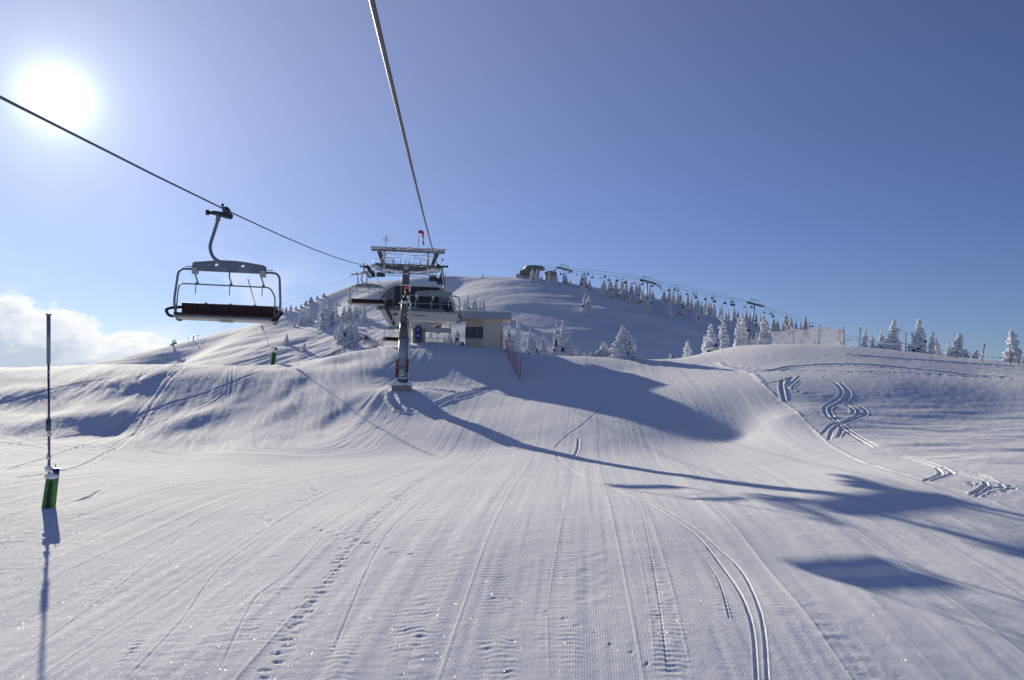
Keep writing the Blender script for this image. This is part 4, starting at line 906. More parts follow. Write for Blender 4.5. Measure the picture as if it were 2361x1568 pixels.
G = thing('lean_to_shed', 'small grey timber shed with sloping white roof edge behind the mound', 'shed', W(*zf(1640, 720), 101))
b = MB(); hs_ = 101/1800; P = lambda x, y: ((x-1640)*.0533*hs_, 0, (720-y)*.0533*hs_)
M_timber = mat('weathered_boards', (.10, .10, .10), .85, noise=(6, .5, (.15, .14, .13)))
b.prism([P(1590, 900), P(1590, 345), P(1640, 300), P(1980, 690), P(1980, 900)], (0, 3, 0)); b.build('wall', M_timber, G)
b = MB(); a1, a2 = Vector(P(1600, 275)), Vector(P(2010, 650)); b.prism([a1+Vector((0, -.25, 0)), a2+Vector((0, -.25, 0)), a2+Vector((0, -.25, .15)), a1+Vector((0, -.25, .15))], (0, 3.4, 0)); b.build('roof', M_white, G)
b = MB(); b.blob(P(1800, 700), (1.3, 1.0, .55), 2, .08); b.build('snow_drift', M_rime, G)
# banner fence crusted with rime
M_ban = mat('rimed_banner', (0.74, 0.75, 0.80), 0.85, noise=(0.8, 0.52, (0.56, 0.50, 0.50)), bump=(10, .4, .02))
translucent(M_ban, .12)
BN = thing('banner_fence', 'long fabric screen crusted with rime on the right crest, sagging between posts', 'screen')
zb = lambda x, y: (1762.2+x*.0866, 739.5+y*.0866); BY = 97.5
prof = [(150, 265), (200, 290), (400, 298), (560, 270), (720, 200), (900, 240), (1050, 252), (1250, 200), (1430, 130), (1600, 212), (1750, 246), (1950, 222), (2095, 150)]
lo, hi = [], []
for x, y in prof:
    Y = BY - (x-1100)*.0005; a = W(*zb(x, 780), Y); lo.append(a); hi.append(W(*zb(x, y), Y))
rb = ribbon(lo, hi, M_ban, 'fabric', BN); 
b = MB()
for a, c, i in zip(hi[:-1], hi[1:], range(99)): rime(b, a, c, .05, max(2, int(Vector(c-a).length/.12)), i, .8)
b.build('rime_crust', M_rime, BN)
for x, y, dy, sz in ((722, 190, -.1, (.22, .22, .2)), (1432, 135, -.1, (.16, .16, .15)), (1330, 610, -.6, (.14, .14, .28)), (1440, 610, -.6, (.14, .14, .3)), (2030, 610, -.6, (.15, .14, .22)), (1990, 615, -.6, (.12, .14, .2)), (300, 612, -.6, (.14, .14, .2))):
    b = MB(); b.blob(W(*zb(x, y), BY+dy if y < 300 else 90.3), sz, 2, .22); b.build('snow_lump', M_rime, BN)
for x, yt in ((145, 255), (750, 200), (1430, 130), (2098, 145)):
    b = MB(); k = 30 if x > 2000 else 0; b.tube([W(*zb(x+k, 780), BY+.1-(x-1100)*.0005), W(*zb(x, yt), BY+.1-(x-1100)*.0005)], .06, 8); b.build('post', M_dark, BN)
b = MB(); e = [W(*zb(x, y), BY-.1+dy) for x, y, dy in ((75, 780, -.3), (90, 330, -.3), (145, 260, 0), (150, 780, 0))]; b.prism(e, (0.02, .25, 0)); b.build('end_panel', M_rime, BN)
# rope fence further right
RF = thing('rope_fence', 'line of slim poles joined by a rime-thick rope along the right crest', 'fence')
z7 = lambda x, y: (1888+x*.2, 676.6+y*.2)
M_pk = mat('reddish_pole', (.16, .09, .10), .6, noise=(9, .55, (.5, .5, .52)))
for x, y0, xt, y1 in ((455, 608, 476, 390), (990, 672, 1000, 455), (1590, 742, 1598, 512), (1872, 778, 1905, 580), (2205, 832, 2195, 590), (2298, 832, 2316, 640)):
    p = z7(x, y0); a = nhit(p[0], p[1]+3)[0]; Y = a[1]+.8; a = W(*p, Y); c = W(*z7(xt, y1), Y); a[2] = min(a[2], ground_z(a[0], a[1]))-.3; b = MB(); b.tube([a, c], [.035, .06], 7); b.build('pole', M_pk, RF)
rp_ = []
for x, y in ((290, 545), (370, 538), (450, 528), (560, 550), (700, 574), (850, 586), (990, 578), (1150, 620), (1280, 652), (1400, 664), (1590, 655), (1750, 700), (1950, 738), (2080, 742), (2200, 728), (2400, 752)):
    Y = np.interp(1888+x*.2, [1940, 2360], [87.5, 76.5]); rp_.append(Vector(W(*z7(x, y), Y)))
b = MB(); b.tube(rp_, .022, 6)
b.build('rope', M_pk, RF)
b = MB()
for i, (a, c) in enumerate(zip(rp_[:-1], rp_[1:])): rime(b, a, c, .07, max(3, int((c-a).length/.10)), i+70, .9)
b.build('rime_crust', M_rime, RF)
b = MB(); b.tube([p+Vector((0, .2, -.9 if i % 2 else -.8)) for i, p in enumerate(rp_)], .018, 5); b.build('lower_rope', M_pk, RF)

# ------------------------------------------------------------------ trees
M_crown = mat('rimed_needles', (0.88, 0.90, 0.94), 0.8, spec=0.15, noise=(2.2, 0.64, (0.68, 0.71, 0.75)))
M_needle = mat('dark_needles', (0.055, 0.07, 0.065), 0.8, spec=0.2)
M_trunk = mat('bark', (0.07, 0.055, 0.045), 0.9)
M_crown.node_tree.nodes['Principled BSDF'].inputs['Roughness'].default_value = 0.8
translucent(M_crown, .22)
def far_tree(seed):
    rs = random.Random(seed); cr = MB(); n = rs.randint(15, 19); wdt = rs.uniform(.13, .17)
    for i in range(n):
        f = i/(n-1); z = .04+.93*f; rad = wdt*((1-f)**.72)*rs.uniform(.75, 1.12)+.014
        k = max(3, int(8*(1-f)+3)); ph = rs.uniform(0, 6.28)
        for j in range(k):
            if rs.random() < .07: continue
            a = ph+6.283*j/k+rs.uniform(-.3, .3); rr_ = rad*rs.uniform(.6, 1.15); c = Vector((math.cos(a)*rr_*.55, math.sin(a)*rr_*.55, z-rr_*.30))
            R_ = Matrix.Rotation(a, 3, 'Z') @ Matrix.Rotation(.75+rs.uniform(-.2, .2), 3, 'Y'); cr.mi = 1 if (rs.random() < .03 and f < .8) else 0
            cr.blob(c, (rr_*.56+.008, .024+rr_*.16, .020+.16*rr_), 1, .32, rs, R_)
    cr.mi = 0; cr.blob((0, 0, .97), (.014, .014, .045), 1, .3, rs)
    tr = MB(); tr.tube([(0, 0, -.15), (0, 0, .4), (0, 0, .95)], .022, 7, True, .004)
    return cr.mesh('crown', [M_crown, M_needle]), tr.mesh('trunk', M_trunk)
def near_tree(seed):
    rs = random.Random(seed); cr = MB(); n = rs.randint(12, 15); wdt = rs.uniform(.14, .18); lx = rs.uniform(-.07, .07); pinch = rs.uniform(.35, .7)
    for i in range(n):
        f = i/(n-1); z = .05+.88*f; prof = (1-f)**.62*(1-.35*math.exp(-((f-pinch)/.09)**2)); rad = wdt*prof*rs.uniform(.72, 1.2)+.028; k = max(3, int(6*(1-f)+3)); ph = rs.uniform(0, 6.28); ox = lx*f*f
        for j in range(k):
            if rs.random() < .12: continue
            a = ph+6.283*j/k+rs.uniform(-.4, .4); rr_ = rad*rs.uniform(.5, 1.15); c = Vector((ox+math.cos(a)*rr_*.62, math.sin(a)*rr_*.62, z-rr_*.25+rs.uniform(-.01, .01)))
            R_ = Matrix.Rotation(a, 3, 'Z') @ Matrix.Rotation(.7+rs.uniform(-.35, .35), 3, 'Y'); cr.mi = 1 if rs.random() < .02 and f < .6 else 0
            cr.blob(c, (rr_*.44+.018, .030+rr_*.22, .028+.20*rr_), 2, .20, rs, R_)
    cr.mi = 0
    for k in range(4): cr.blob((lx+rs.uniform(-.018, .018), rs.uniform(-.01, .01), .90+.03*k), (.036-.004*k, .034-.004*k, .032), 2, .22, rs)
    tr = MB(); tr.tube([(0, 0, -.15), (lx*.2, 0, .45), (lx*.9, 0, .93)], .022, 7, True, .006)
    return cr.mesh('crown', [M_crown, M_needle]), tr.mesh('trunk', M_trunk)
FT = [far_tree(100+i) for i in range(9)]; NT = [near_tree(200+i) for i in range(9)]
TREE_N = [0]
ORD = 'first second third fourth fifth sixth seventh eighth ninth tenth eleventh twelfth thirteenth fourteenth fifteenth sixteenth seventeenth eighteenth nineteenth twentieth'.split()
def ordw(n): return ORD[n] if n < 20 else ('twenty-'+ORD[n-20] if n < 29 else ('thirtieth' if n == 29 else ('thirty-'+ORD[n-30] if n < 39 else ('fortieth' if n == 39 else 'forty-'+ORD[n-40]))))
def rank_label(i, n, base):
    pos = 'leftmost' if i == 0 else ('rightmost' if i == n-1 else (ordw(i)+' from left' if i < n/2 else (ordw(n-1-i)+' from right')))
    return pos+' '+base
def place_trees(items, conv, hf, label, group, near=False, lumpy=False, wk=1.0):
    """items: (x, base, top, width) in image crop pixels; stands each tree where it is seen, near ones pushed back along the line of sight"""
    rs = random.Random(len(items)*7+len(label)); multi = len(items) > 1
    order = sorted(range(len(items)), key=lambda i: items[i][0])
    for ii, it in enumerate(items):
        x, yb, yt, w = it[:4]; p0 = conv(x, yb); p1 = conv(x, yt); py = p0[1]
        for tries in range(14):
            h = (nhit if near else hhit)(p0[0], py+1.0)[0]
            hz = near_h(h[0:1], h[1:2])[0] if near else hill_h(h[0:1], h[1:2])[0]
            if abs(h[2]-hz) < 1.0 and h[1] < (125 if near else 800): break
            py += 2.5
        if near: h = h + np.array([h[0], h[1], 0])/np.hypot(h[0], h[1])*(rs.uniform(9.0, 13.0) if conv is not z5 else rs.uniform(1.5, 3.0)); z = ground_z(h[0], h[1])
        else: z = hill_z(h[0], h[1])
        topz = W(p1[0], p1[1], h[1])[2]; H_ = max(topz-z, .6); wd = w*abs(conv(1, 0)[0]-conv(0, 0)[0])/F*h[1]
        cm, tm = rs.choice(NT if lumpy else FT); lab = it[4] if len(it) > 4 else (rank_label(order.index(ii), len(items), label) if multi else label)
        o = thing('conifer_tree', lab, 'tree', (h[0], h[1], z), rs.uniform(0, 6.28), group if (multi and len(it) <= 4) else None)
        TREE_N[0] += 1
        s_ = wd/.36*(1.55 if near else 1.38)*wk; o.scale = (s_, s_, H_/.985)
        for nm, me in (('crown', cm), ('trunk', tm)):
            c = bpy.data.objects.new(nm, me); COL.objects.link(c); c.parent = o
z6 = lambda x, y: (1494.7+x*.2, 613.6+y*.2)
z8 = lambda x, y: (275.3+x*.2666, 597.9+y*.2666)
# right crest, near
for it in [(515, 612, 425, 85, 'leaning rime-coated conifer just right of the first pole beyond the screen'), (622, 625, 485, 65, 'short rime-coated conifer between the two leftmost trees of the right crest'), (700, 632, 420, 85, 'crooked rime-coated conifer left of the broad tall tree on the right crest'),
           (825, 648, 320, 165, 'broad tall rime-coated conifer on the right crest, left of the second pole'), (1075, 678, 455, 95, 'slim rime-coated conifer immediately right of the second pole on the right crest'), (1165, 690, 305, 140, 'tallest rime-coated conifer of the right crest, with a lumpy top'),
           (1290, 700, 450, 75, 'rime-coated conifer with a tip bent left on the right crest'), (1365, 710, 525, 110, 'stubby rime-coated conifer right of the bent one on the right crest'), (1490, 725, 548, 80, 'slender rime-coated conifer left of the third pole on the right crest'),
           (1590, 745, 472, 150, 'rime-coated conifer right behind the third pole on the right crest'), (1685, 752, 645, 85, 'low rime-coated bushy conifer right of the third pole'), (1792, 765, 658, 80, 'low dark-patched conifer between the third and fourth poles'),
           (2235, 832, 430, 165, 'tall rime-coated conifer near the right edge behind two poles'), (2350, 835, 715, 60, 'small rime-coated conifer cut by the right edge of the view'), (1010, 668, 610, 50, 'tiny dark conifer at the foot of the second pole on the right crest')]:
    place_trees([it], z7, near_h, it[4], None, True, True)
for it in [(455, 1040, 870, 105, 'small lone rime-coated conifer on the right side of the dip, against blue shade'), (640, 1005, 810, 70, 'small rime-coated conifer left of the first big tree at the right crest'), (722, 992, 680, 145, 'first big rime-coated conifer at the left end of the right crest'),
           (878, 962, 578, 130, 'tall columnar rime-coated conifer, second big one on the right crest'), (1030, 918, 605, 95, 'rime-coated conifer forming the left half of the twin trees left of the screen'), (1092, 918, 568, 130, 'rime-coated conifer forming the right half of the twin trees left of the screen'),
           (1180, 915, 810, 80, 'short rime-coated conifer between the twin trees and the screen'), (1352, 905, 580, 130, 'tall rime-coated conifer directly left of the screen'), (1283, 905, 700, 70, 'thin rime-coated conifer left of the tree next to the screen'), (1240, 912, 770, 70, 'bluish rime-coated conifer in shade left of the screen'), (275, 1060, 1028, 60, 'tiny snow-buried bush in the dip before the right crest')]:
    place_trees([it], z6, near_h, it[4], None, True, True)
# dip in the middle: trees behind the crest
for it in [(1465, 962, 930, 60, 'snow-buried bush at the left foot of the middle cluster'), (1525, 968, 890, 75, 'low rime-laden conifer at the left of the middle cluster'), (1602, 972, 820, 110, 'rime-laden conifer left of the twisted tree in the middle'), (1740, 988, 665, 140, 'twisted tall rime-laden conifer in the middle dip behind the crest'), (1850, 992, 720, 105, 'rime-laden conifer right of the twisted tree in the middle'),
           (2265, 984, 945, 60, 'low snow-covered bush alone on the crest right of the middle cluster'), (1305, 946, 900, 32, 'tiny snowy conifer left of the middle cluster'), (1390, 958, 932, 25, 'tiniest snowy sapling peeping over the crest left of the middle cluster')]:
    place_trees([it], z5, near_h, it[4], None, True, True)
place_trees([(730, 895, 560, 95)], z5, hill_h, 'tall slim snowy spruce right of the hut', None)
place_trees([(845, 912, 675, 75)], z5, hill_h, 'snowy spruce second to the right of the tall slim one by the hut', None)
place_trees([(1105, 920, 605, 70)], z5, hill_h, 'left spruce of the tall trio standing mid-slope in the centre', None)
place_trees([(1170, 932, 605, 100)], z5, hill_h, 'middle and broadest spruce of the tall trio mid-slope in the centre', None)
place_trees([(1232, 938, 745, 90)], z5, hill_h, 'right and shortest spruce of the tall trio mid-slope in the centre', None)
place_trees([(680, 880, 740, 80), (640, 870, 640, 90), (885, 912, 725, 90), (985, 917, 740, 90), (930, 912, 870, 35)], z5, hill_h, 'snowy spruce in the row between hut and tall trio', 'spruces at the mountain foot right of the hut')
place_trees([(130, 850, 690, 85), (60, 845, 730, 60)], z5, hill_h, 'frosted spruce of the pair just left of the hut window', 'spruces seen under the station')
place_trees([(1010, 1370, 1180, 60), (1100, 1370, 1180, 70), (1180, 1370, 1250, 50), (1260, 1370, 1250, 60), (1320, 1375, 1200, 80)], lambda x, y: (771+x*.2007, 519.2+y*.2007), hill_h, 'frosted spruce in the row right of the station pillar', 'spruces seen under the station')
place_trees([(235, 505, 340, 55), (205, 508, 395, 50), (305, 503, 395, 75), (360, 503, 415, 40), (395, 503, 390, 40)], z5, hill_h, 'snowy spruce in the small group above the hut roof', 'spruces above the hut roof')
place_trees([(1390, 508, 330, 65), (1432, 505, 340, 60)], z5, hill_h, 'snowy spruce of the isolated pair on the open shaded slope', 'isolated pair of spruces')
place_trees([(875, 205, 85, 60), (920, 210, 95, 60), (965, 215, 155, 30), (1040, 220, 110, 70), (1085, 228, 145, 40), (1115, 236, 145, 40)], z5, hill_h, 'snowy spruce in front of the summit buildings', 'spruces in front of the summit buildings')
place_trees([(1205, 252, 145, 50), (1182, 255, 180, 40), (1250, 262, 205, 35)], z5, hill_h, 'snowy spruce at the foot of the topmost far lift tower', 'spruces at the topmost far tower')
place_trees([(1365, 298, 140, 65), (1395, 303, 140, 60), (1440, 303, 205, 55)], z5, hill_h, 'snowy spruce in the skyline clump beside the topmost far tower', 'skyline clump right of the topmost tower')
place_trees([(1580, 305, 200, 65), (1640, 332, 200, 85), (1655, 372, 260, 115), (1620, 372, 290, 80), (1700, 302, 185, 55), (1760, 312, 190, 50), (1800, 312, 195, 60), (1855, 322, 220, 55), (1770, 392, 290, 85), (1745, 380, 310, 60), (1890, 435, 290, 65), (1930, 345, 230, 50), (1840, 432, 360, 45), (1905, 345, 240, 50)], z5, hill_h,
            'snowy spruce in the dense wood left of the middle far tower', 'wood left of the middle far tower')
place_trees([(1960, 472, 300, 65), (2000, 492, 340, 95), (2032, 492, 280, 65), (1975, 460, 340, 60), (2065, 378, 315, 45)], z5, hill_h, 'snowy spruce crowding the foot of the middle far tower', 'spruces at the middle far tower')
place_trees([(125, 482, 370, 38), (175, 392, 270, 70), (240, 402, 240, 50), (285, 408, 270, 60), (340, 422, 290, 60), (370, 442, 310, 50), (230, 572, 400, 95), (400, 572, 400, 115), (370, 540, 400, 70), (450, 472, 310, 60), (490, 468, 350, 55), (550, 642, 400, 95), (570, 562, 380, 75), (535, 560, 420, 60), (610, 522, 400, 50), (655, 552, 385, 60), (695, 557, 410, 65), (720, 560, 420, 50), (750, 562, 420, 70)], z6, hill_h,
            'snowy spruce on the ridge between middle and lowest far towers', 'wood on the ridge between middle and lowest far towers')
place_trees([(820, 548, 450, 32), (842, 552, 435, 40), (890, 572, 515, 32), (920, 582, 500, 32), (985, 602, 475, 60), (1030, 602, 505, 50), (1065, 602, 540, 32), (945, 800, 690, 30)], z6, hill_h, 'snowy spruce on the skyline just left of the lowest far tower', 'skyline spruces left of the lowest far tower')
place_trees([(1125, 700, 490, 75), (1165, 760, 540, 90), (1235, 800, 540, 95), (1290, 780, 560, 65), (1440, 755, 600, 85), (1485, 755, 610, 75), (1580, 752, 540, 100), (1545, 752, 640, 40), (1640, 752, 590, 95), (1700, 742, 625, 50), (1750, 742, 630, 45), (1805, 742, 575, 95), (1850, 742, 625, 45), (1190, 860, 700, 70)], z6, hill_h,
            'bluish snowy spruce in the far wood behind the screen', 'far wood behind the screen')
place_trees([(1405, 482, 415, 38), (1440, 472, 410, 38), (1480, 462, 390, 34), (1525, 442, 400, 24), (1570, 422, 385, 24), (1610, 398, 350, 32), (1655, 382, 320, 48), (1710, 348, 310, 26), (1765, 328, 290, 32)], z8, hill_h, 'small snowy spruce in the row along the left skyline', 'spruces on the left skyline')
place_trees([(1565, 562, 420, 48), (1610, 552, 430, 42), (1640, 548, 420, 42), (1510, 577, 505, 24)], z8, hill_h, 'snowy spruce in the loose trio right of the near chair', 'loose group right of the near chair')
place_trees([(1730, 562, 380, 55), (1760, 582, 370, 85), (1800, 572, 380, 60), (1835, 542, 380, 55), (1865, 512, 350, 50), (1785, 560, 390, 60)], z8, hill_h, 'snowy spruce in the dense clump midway up the left flank', 'dense clump midway up the left flank')
place_trees([(1940, 502, 400, 45), (1985, 512, 400, 75), (2035, 522, 400, 60), (2060, 490, 400, 35), (2110, 542, 400, 65), (2085, 520, 420, 50)], z8, hill_h, 'snowy spruce behind the chair left of the tower', 'spruces behind the chair left of the tower')
place_trees([(1910, 722, 530, 85), (1875, 682, 580, 55), (1990, 692, 540, 100), (2040, 682, 540, 65), (1950, 700, 550, 60)], z8, hill_h, 'snowy spruce in the lower clump above the wire fence', 'lower clump above the wire fence')
place_trees([(1595, 792, 720, 50)], z8, hill_h, 'small lone snowy sapling above the left crest', None); place_trees([(1445, 722, 640, 42)], z8, hill_h, 'lone snowy sapling on the rough left flank near the green lance', None)

# ------------------------------------------------------------------ far chairlift along the right skyline
def far_tower(base, top, half, tilt, label):
    base = Vector(base); top = Vector(top); t = thing('lift_tower', label, 'lift tower', base); d = top-base
    b = MB(); b.tube([(0, 0, -2), d], .55, 10, True, .38); b.build('column', M_steel, t)
    c = Vector((math.cos(tilt), -.5, -math.sin(tilt))); R_ = d
    b = MB(); b.bar(R_-c*half, R_+c*half, .9, .9); rime(b, R_-c*half+Vector((0, 0, .5)), R_+c*half+Vector((0, 0, .5)), .4, 16, 3, .6); b.build('crossarm', M_steel, t)
    b = MB(); u = Vector((0, 0, 2.7)); h2 = c*half*.62; a0 = R_-h2+u; a1 = R_+h2+u; b.bar(a0, a1, .28)
    for k in range(7): b.bar(a0.lerp(a1, k/6), (R_-h2).lerp(R_+h2, (k+.5)/7 if k < 6 else 1), .16)
    b.bar(a0, R_-h2, .25); b.bar(a1, R_+h2, .25); b.build('truss', M_steel, t)
    for s in (-1, 1):
        b = MB(); b.box(R_+c*half*s*1.02+Vector((0, 0, -.2)), (1.3, 3.5, .6)); b.build('sheave_train', M_dark, t)
    return t
FTW = []
for (x0, y0), (x1, y1), Y, lab in [((1298, 650), (1300, 621), None, 'topmost lift tower on the skyline right of the summit buildings'), ((1489, 701), (1492, 650), None, 'middle lift tower on the skyline above the wooded ridge'), ((1733, 745), (1739, 702), None, 'lowest lift tower on the skyline, above the trees left of the screen')]:
    h = hhit(x0, y0+3)[0]; z = hill_z(h[0], h[1]); far_tower((h[0], h[1], z), W(x1, y1, h[1]), 15.5/F*h[1], math.radians(17), lab); FTW.append((x1, h[1]))
xs = [1220, FTW[0][0], FTW[1][0], FTW[2][0], 2300]; ys = [FTW[0][1]-20, FTW[0][1], FTW[1][1], FTW[2][1], FTW[2][1]+60]
farY = lambda px: float(np.interp(px, xs, ys))
upper = [(1218, 613), (1275, 616), (1315, 618), (1400, 627), (1475, 639), (1508, 646), (1575, 661), (1640, 675), (1722, 695), (1755, 703), (1810, 722), (1880, 747), (1960, 775), (2080, 800)]
lower = [(1218, 622), (1275, 618), (1318, 623), (1400, 635), (1475, 643), (1508, 651), (1575, 668), (1640, 681), (1722, 697), (1758, 707), (1810, 730), (1880, 755), (1960, 782), (2080, 806)]
def rope_pt(line, px, back=0.0): return Vector(W(px, np.interp(px, [p[0] for p in line], [p[1] for p in line]), farY(px)+back))
for line, bk, lab in ((upper, 6, 'upper strand of the far haul rope along the right skyline'), (lower, -2, 'lower strand of the far haul rope along the right skyline')):
    b = MB(); b.tube([rope_pt(line, p[0], bk) for p in line], .07, 5); tag(b.build('haul_rope', M_rope), lab, 'rope')
def far_chair_mesh():
    b = MB(); b.mi = 0; b.tube([(0, 0, 0), (.25, 0, -.3), (.3, 0, -1.3), (0, 0, -1.7)], .09, 5); b.bar((-1.0, 0, -1.75), (1.0, 0, -1.75), .14)
    for s in (-1, 1): b.tube([(s*1.0, 0, -1.75), (s*1.15, -.1, -2.9)], .07, 5)
    b.mi = 1; b.box((0, -.35, -2.75), (2.3, .12, .75)); b.box((0, .05, -3.1), (2.3, .85, .16)); return b.mesh('chairlift_chair', [M_dark, M_black])
FCM = far_chair_mesh()
rs = random.Random(77)
fc = [z5(x, y) for x, y in ((1100, 115), (1160, 155), (1235, 135), (1265, 130), (1315, 160), (1393, 150), (1430, 155), (1472, 185), (1552, 190), (1595, 180), (1632, 210), (1718, 215), (1763, 200), (1797, 235), (1887, 240), (1938, 215), (1965, 250), (2057, 270))]
fc += [z6(x, y) for x, y in ((100, 225), (130, 240), (145, 265), (237, 285), (305, 275), (340, 290), (447, 330), (517, 325), (537, 345), (550, 370), (660, 390), (738, 375), (745, 400), (765, 415), (882, 440), (960, 420), (962, 450), (985, 465), (1108, 485), (1190, 480), (1335, 550), (1412, 555), (1437, 585), (1635, 635), (1890, 700))]
fc.sort()
for i, (px, py) in enumerate(fc):
    yu = np.interp(px, [p[0] for p in upper], [p[1] for p in upper]); yl = np.interp(px, [p[0] for p in lower], [p[1] for p in lower])
    line, bk = (upper, 6) if py-yu < 13.5 else (lower, -2); g = rope_pt(line, px, bk); sc = min(1.15, max(.62, (py-np.interp(px, [p[0] for p in line], [p[1] for p in line]))/F*g.y/3.0))
    o = bpy.data.objects.new('chairlift_chair', FCM); COL.objects.link(o); o.location = g; o.rotation_euler = (0, 0, math.radians(-58)+rs.uniform(-.25, .25)); o.scale = (.85, .85, sc)
    tag(o, rank_label(i, len(fc), 'tiny dark chair on the far ropes along the right skyline'), 'lift chair', 'chairs of the far chairlift')
# left side lift: towers on the mountain shoulder
za = lambda x, y: (377.6+x*.05017, 771+y*.05017)
h = hhit(*[v for v in za(480, 625)])[0]; far_tower((h[0], h[1], hill_z(h[0], h[1])-1), W(*za(450, 440), h[1]), 7.5/F*h[1], math.radians(-20), 'lift tower low on the left shoulder of the mountain')
for (x, yt, yb, rr_, lab) in ((1358, 110, 275, .55, 'short dark post on the left shoulder of the mountain'), (1140, 150, 300, .18, 'thinnest pole on the left shoulder of the mountain'), (1560, 50, 190, .2, 'pole with a small lamp head on the left shoulder')):
    p = za(x, yb); h = hhit(p[0], p[1]+1)[0]; t = thing('marker_pole', lab, 'pole', (h[0], h[1], hill_z(h[0], h[1]))); b = MB(); d = Vector(W(*za(x, yt), h[1]))-Vector(t.location); b.tube([(0, 0, -1), d], rr_*.6, 6); b.build('pole', M_steel, t)
    b = MB(); b.blob(d, (.7 if x != 1140 else .35, .4, .45), 1, .2); b.build('head', M_dark, t)
for (x0, y0, x1, y1, lab) in ((2068, 212, 2055, 125, 'frosted T-shaped lift tower left of a twin on the skyline behind the near tower'), (2137, 205, 2140, 110, 'frosted T-shaped lift tower right of its twin on the skyline behind the near tower')):
    p = z8(x0, y0); h = hhit(p[0], p[1]+3)[0]; bs = Vector((h[0], h[1], hill_z(h[0], h[1]))); tp = Vector(W(*z8(x1, y1), h[1])); t = thing('lift_tower', lab, 'lift tower', bs); d = tp-bs
    b = MB(); b.tube([(0, 0, -2), d], .5, 8); b.build('column', M_light, t); b = MB(); b.bar(d+Vector((-4.5, 0, -1.0)), d+Vector((5.5, 0, .5)), .7); b.bar(d+Vector((-1, 0, 1.6)), d+Vector((.3, 0, -1)), .5); rime(b, d+Vector((-4.5, 0, -.6)), d+Vector((5.5, 0, .8)), .5, 12, 9, .7); b.build('crossarm', M_light, t)
b = MB(); b.tube([W(*z8(x, y), 640) for x, y in ((-60, 950), (150, 890), (460, 738), (640, 672), (940, 570), (1420, 380), (1690, 290), (2010, 148), (2150, 118))], .07, 5); tag(b.build('haul_rope', M_rope), 'thin distant haul rope rising along the left skyline', 'rope')
# summit restaurant
zs = lambda x, y: (1180+x*.06664, 597.9+y*.06664)
M_sum = mat('summit_cladding', (0.16, 0.16, 0.14), .7, noise=(.5, .5, (.26, .25, .23))); M_sumr = mat('summit_roof', (.20, .22, .19), .6); M_warm = mat('timber_balcony', (.25, .15, .10), .7)
hs = hhit(1200, 643)[0]; SYm = float(hs[1])+8; k = .06664/F*SYm; c0 = Vector(W(*zs(550, 600), SYm))
R1 = thing('summit_restaurant', 'round-roofed restaurant with stacked balconies on the mountain top', 'restaurant', c0)
q = lambda x, y, d=0: Vector(((x-550)*k, d, (600-y)*k))
b = MB(); b.prism([q(135, 680), q(135, 520), q(240, 500), q(480, 520), q(610, 560), q(610, 720), q(300, 700)], (0, 9, 0)); b.build('terrace', M_light, R1)
b = MB(); b.prism([q(260, 540, -.5), q(260, 410, -.5), q(340, 380, -.5), q(620, 350, -.5), q(700, 350, -.5), q(700, 640, -.5), q(520, 600, -.5)], (0, 8, 0)); b.build('wall', M_sum, R1)
for z0, x0, m_ in ((500, 300, M_warm), (455, 280, M_warm), (420, 430, M_sumr), (480, 440, M_light), (385, 430, M_light)): b = MB(); b.bar(q(x0, z0, -1.2), q(620, z0-25, -1.2), .45); b.build('balcony', m_, R1)
b = MB(); cc = q(770, 330, 4); 
for rr_, z0, z1 in ((3.6, -2.0*1, .1), (7.4, .1, 1.1), (6.6, 1.1, 1.9)): b.cyl(cc+Vector((0, 0, z0*1.2)), cc+Vector((0, 0, z1*1.2)), rr_, 10, rr_*.93)
b.build('round_roof', M_sumr, R1)
b = MB(); b.cyl(q(770, 700, 4), q(770, 330, 4), 3.4, 10); b.build('tower_core', M_sum, R1)
b = MB(); b.tube([q(320, 400, 2), q(320, 190, 2)], .12, 6); b.build('mast', M_steel, R1)
R2_ = thing('summit_chalet', 'low chalet with snowy roof to the right of the summit restaurant', 'chalet', Vector(W(*zs(1330, 620), SYm+6)))
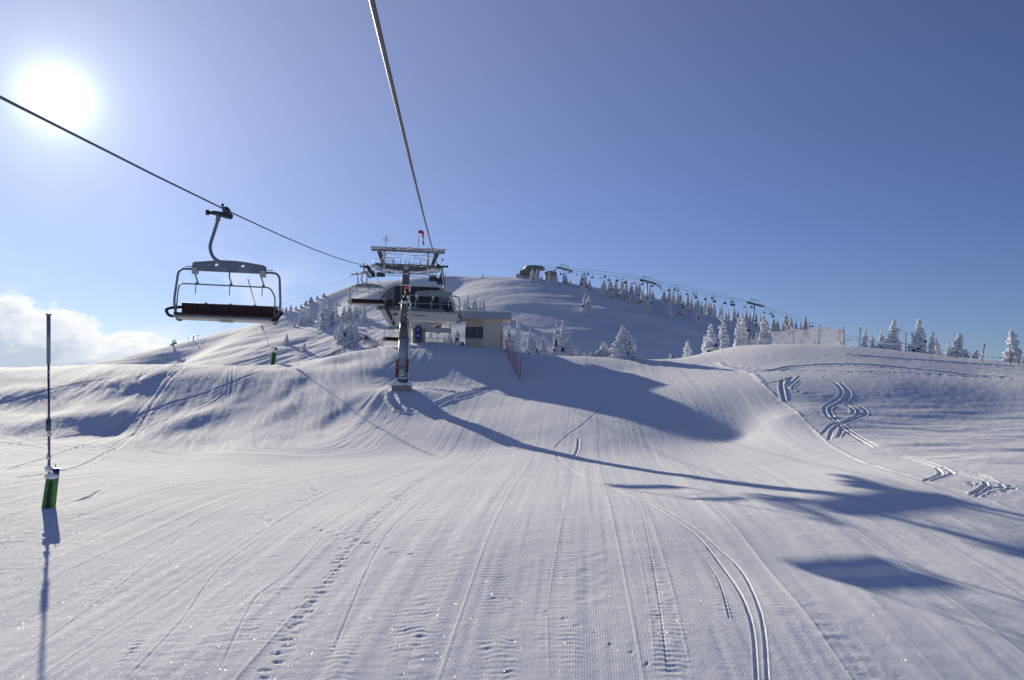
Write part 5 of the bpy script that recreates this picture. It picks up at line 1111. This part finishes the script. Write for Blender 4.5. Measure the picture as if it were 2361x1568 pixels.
q = lambda x, y, d=0: Vector(((x-1330)*k, d, (620-y)*k)); b = MB(); b.box(q(1330, 620), (380*k, 7, 240*k)); b.build('wall', M_warm, R2_); b = MB(); b.prism([q(1110, 490, -4), q(1200, 440, -4), q(1330, 425, -4), q(1540, 480, -4), q(1540, 510, -4), q(1120, 520, -4)], (0, 9, 0)); b.build('roof', M_sumr, R2_)
b = MB(); b.prism([q(1200, 440, -4.05), q(1330, 422, -4.05), q(1530, 474, -4.05), q(1530, 464, -4.05), q(1330, 408, -4.05), q(1190, 426, -4.05)], (0, 9.1, 0)); b.build('roof_snow', M_rime, R2_)
# skier on the top of the slope
h = hhit(1112, 640)[0]; z = hill_z(h[0], h[1]); hgt = 4.6/F*h[1]; hgt = 2.3
sk = MB(); bm = sk.bm
P_ = [((0, 0, .95), .13), ((0, 0, 1.25), .15), ((0, 0, 1.48), .14), ((0, 0, 1.58), .06), ((0, .02, 1.72), .11), ((-.1, 0, .9), .10), ((-.14, .06, .5), .075), ((-.15, 0, .06), .06), ((-.15, .15, .03), .05), ((.1, 0, .9), .10), ((.14, .06, .5), .075), ((.15, 0, .06), .06), ((.15, .15, .03), .05), ((-.22, 0, 1.45), .06), ((-.33, .08, 1.15), .05), ((-.3, .3, 1.05), .04), ((.22, 0, 1.45), .06), ((.33, .08, 1.15), .05), ((.3, .3, 1.05), .04)]
E_ = [(0, 1), (1, 2), (2, 3), (3, 4), (0, 5), (5, 6), (6, 7), (7, 8), (0, 9), (9, 10), (10, 11), (11, 12), (2, 13), (13, 14), (14, 15), (2, 16), (16, 17), (17, 18)]
me = bpy.data.meshes.new('person'); me.from_pydata([p for p, r_ in P_], E_, []); me.materials.append(M_dark)
po = bpy.data.objects.new('person', me); COL.objects.link(po); po.location = (h[0], h[1], z); po.scale = (1.5, 1.5, 1.5)
mo = po.modifiers.new('Skin', 'SKIN')
for i, (p, r_) in enumerate(P_): me.skin_vertices[0].data[i].radius = (r_, r_)
me.skin_vertices[0].data[0].use_root = True; po.modifiers.new('Sub', 'SUBSURF').levels = 1
tag(po, 'tiny dark-clothed skier standing on the mountain skyline right of the near tower', 'person')
print('trees', TREE_N[0], 'objects', len(bpy.data.objects))
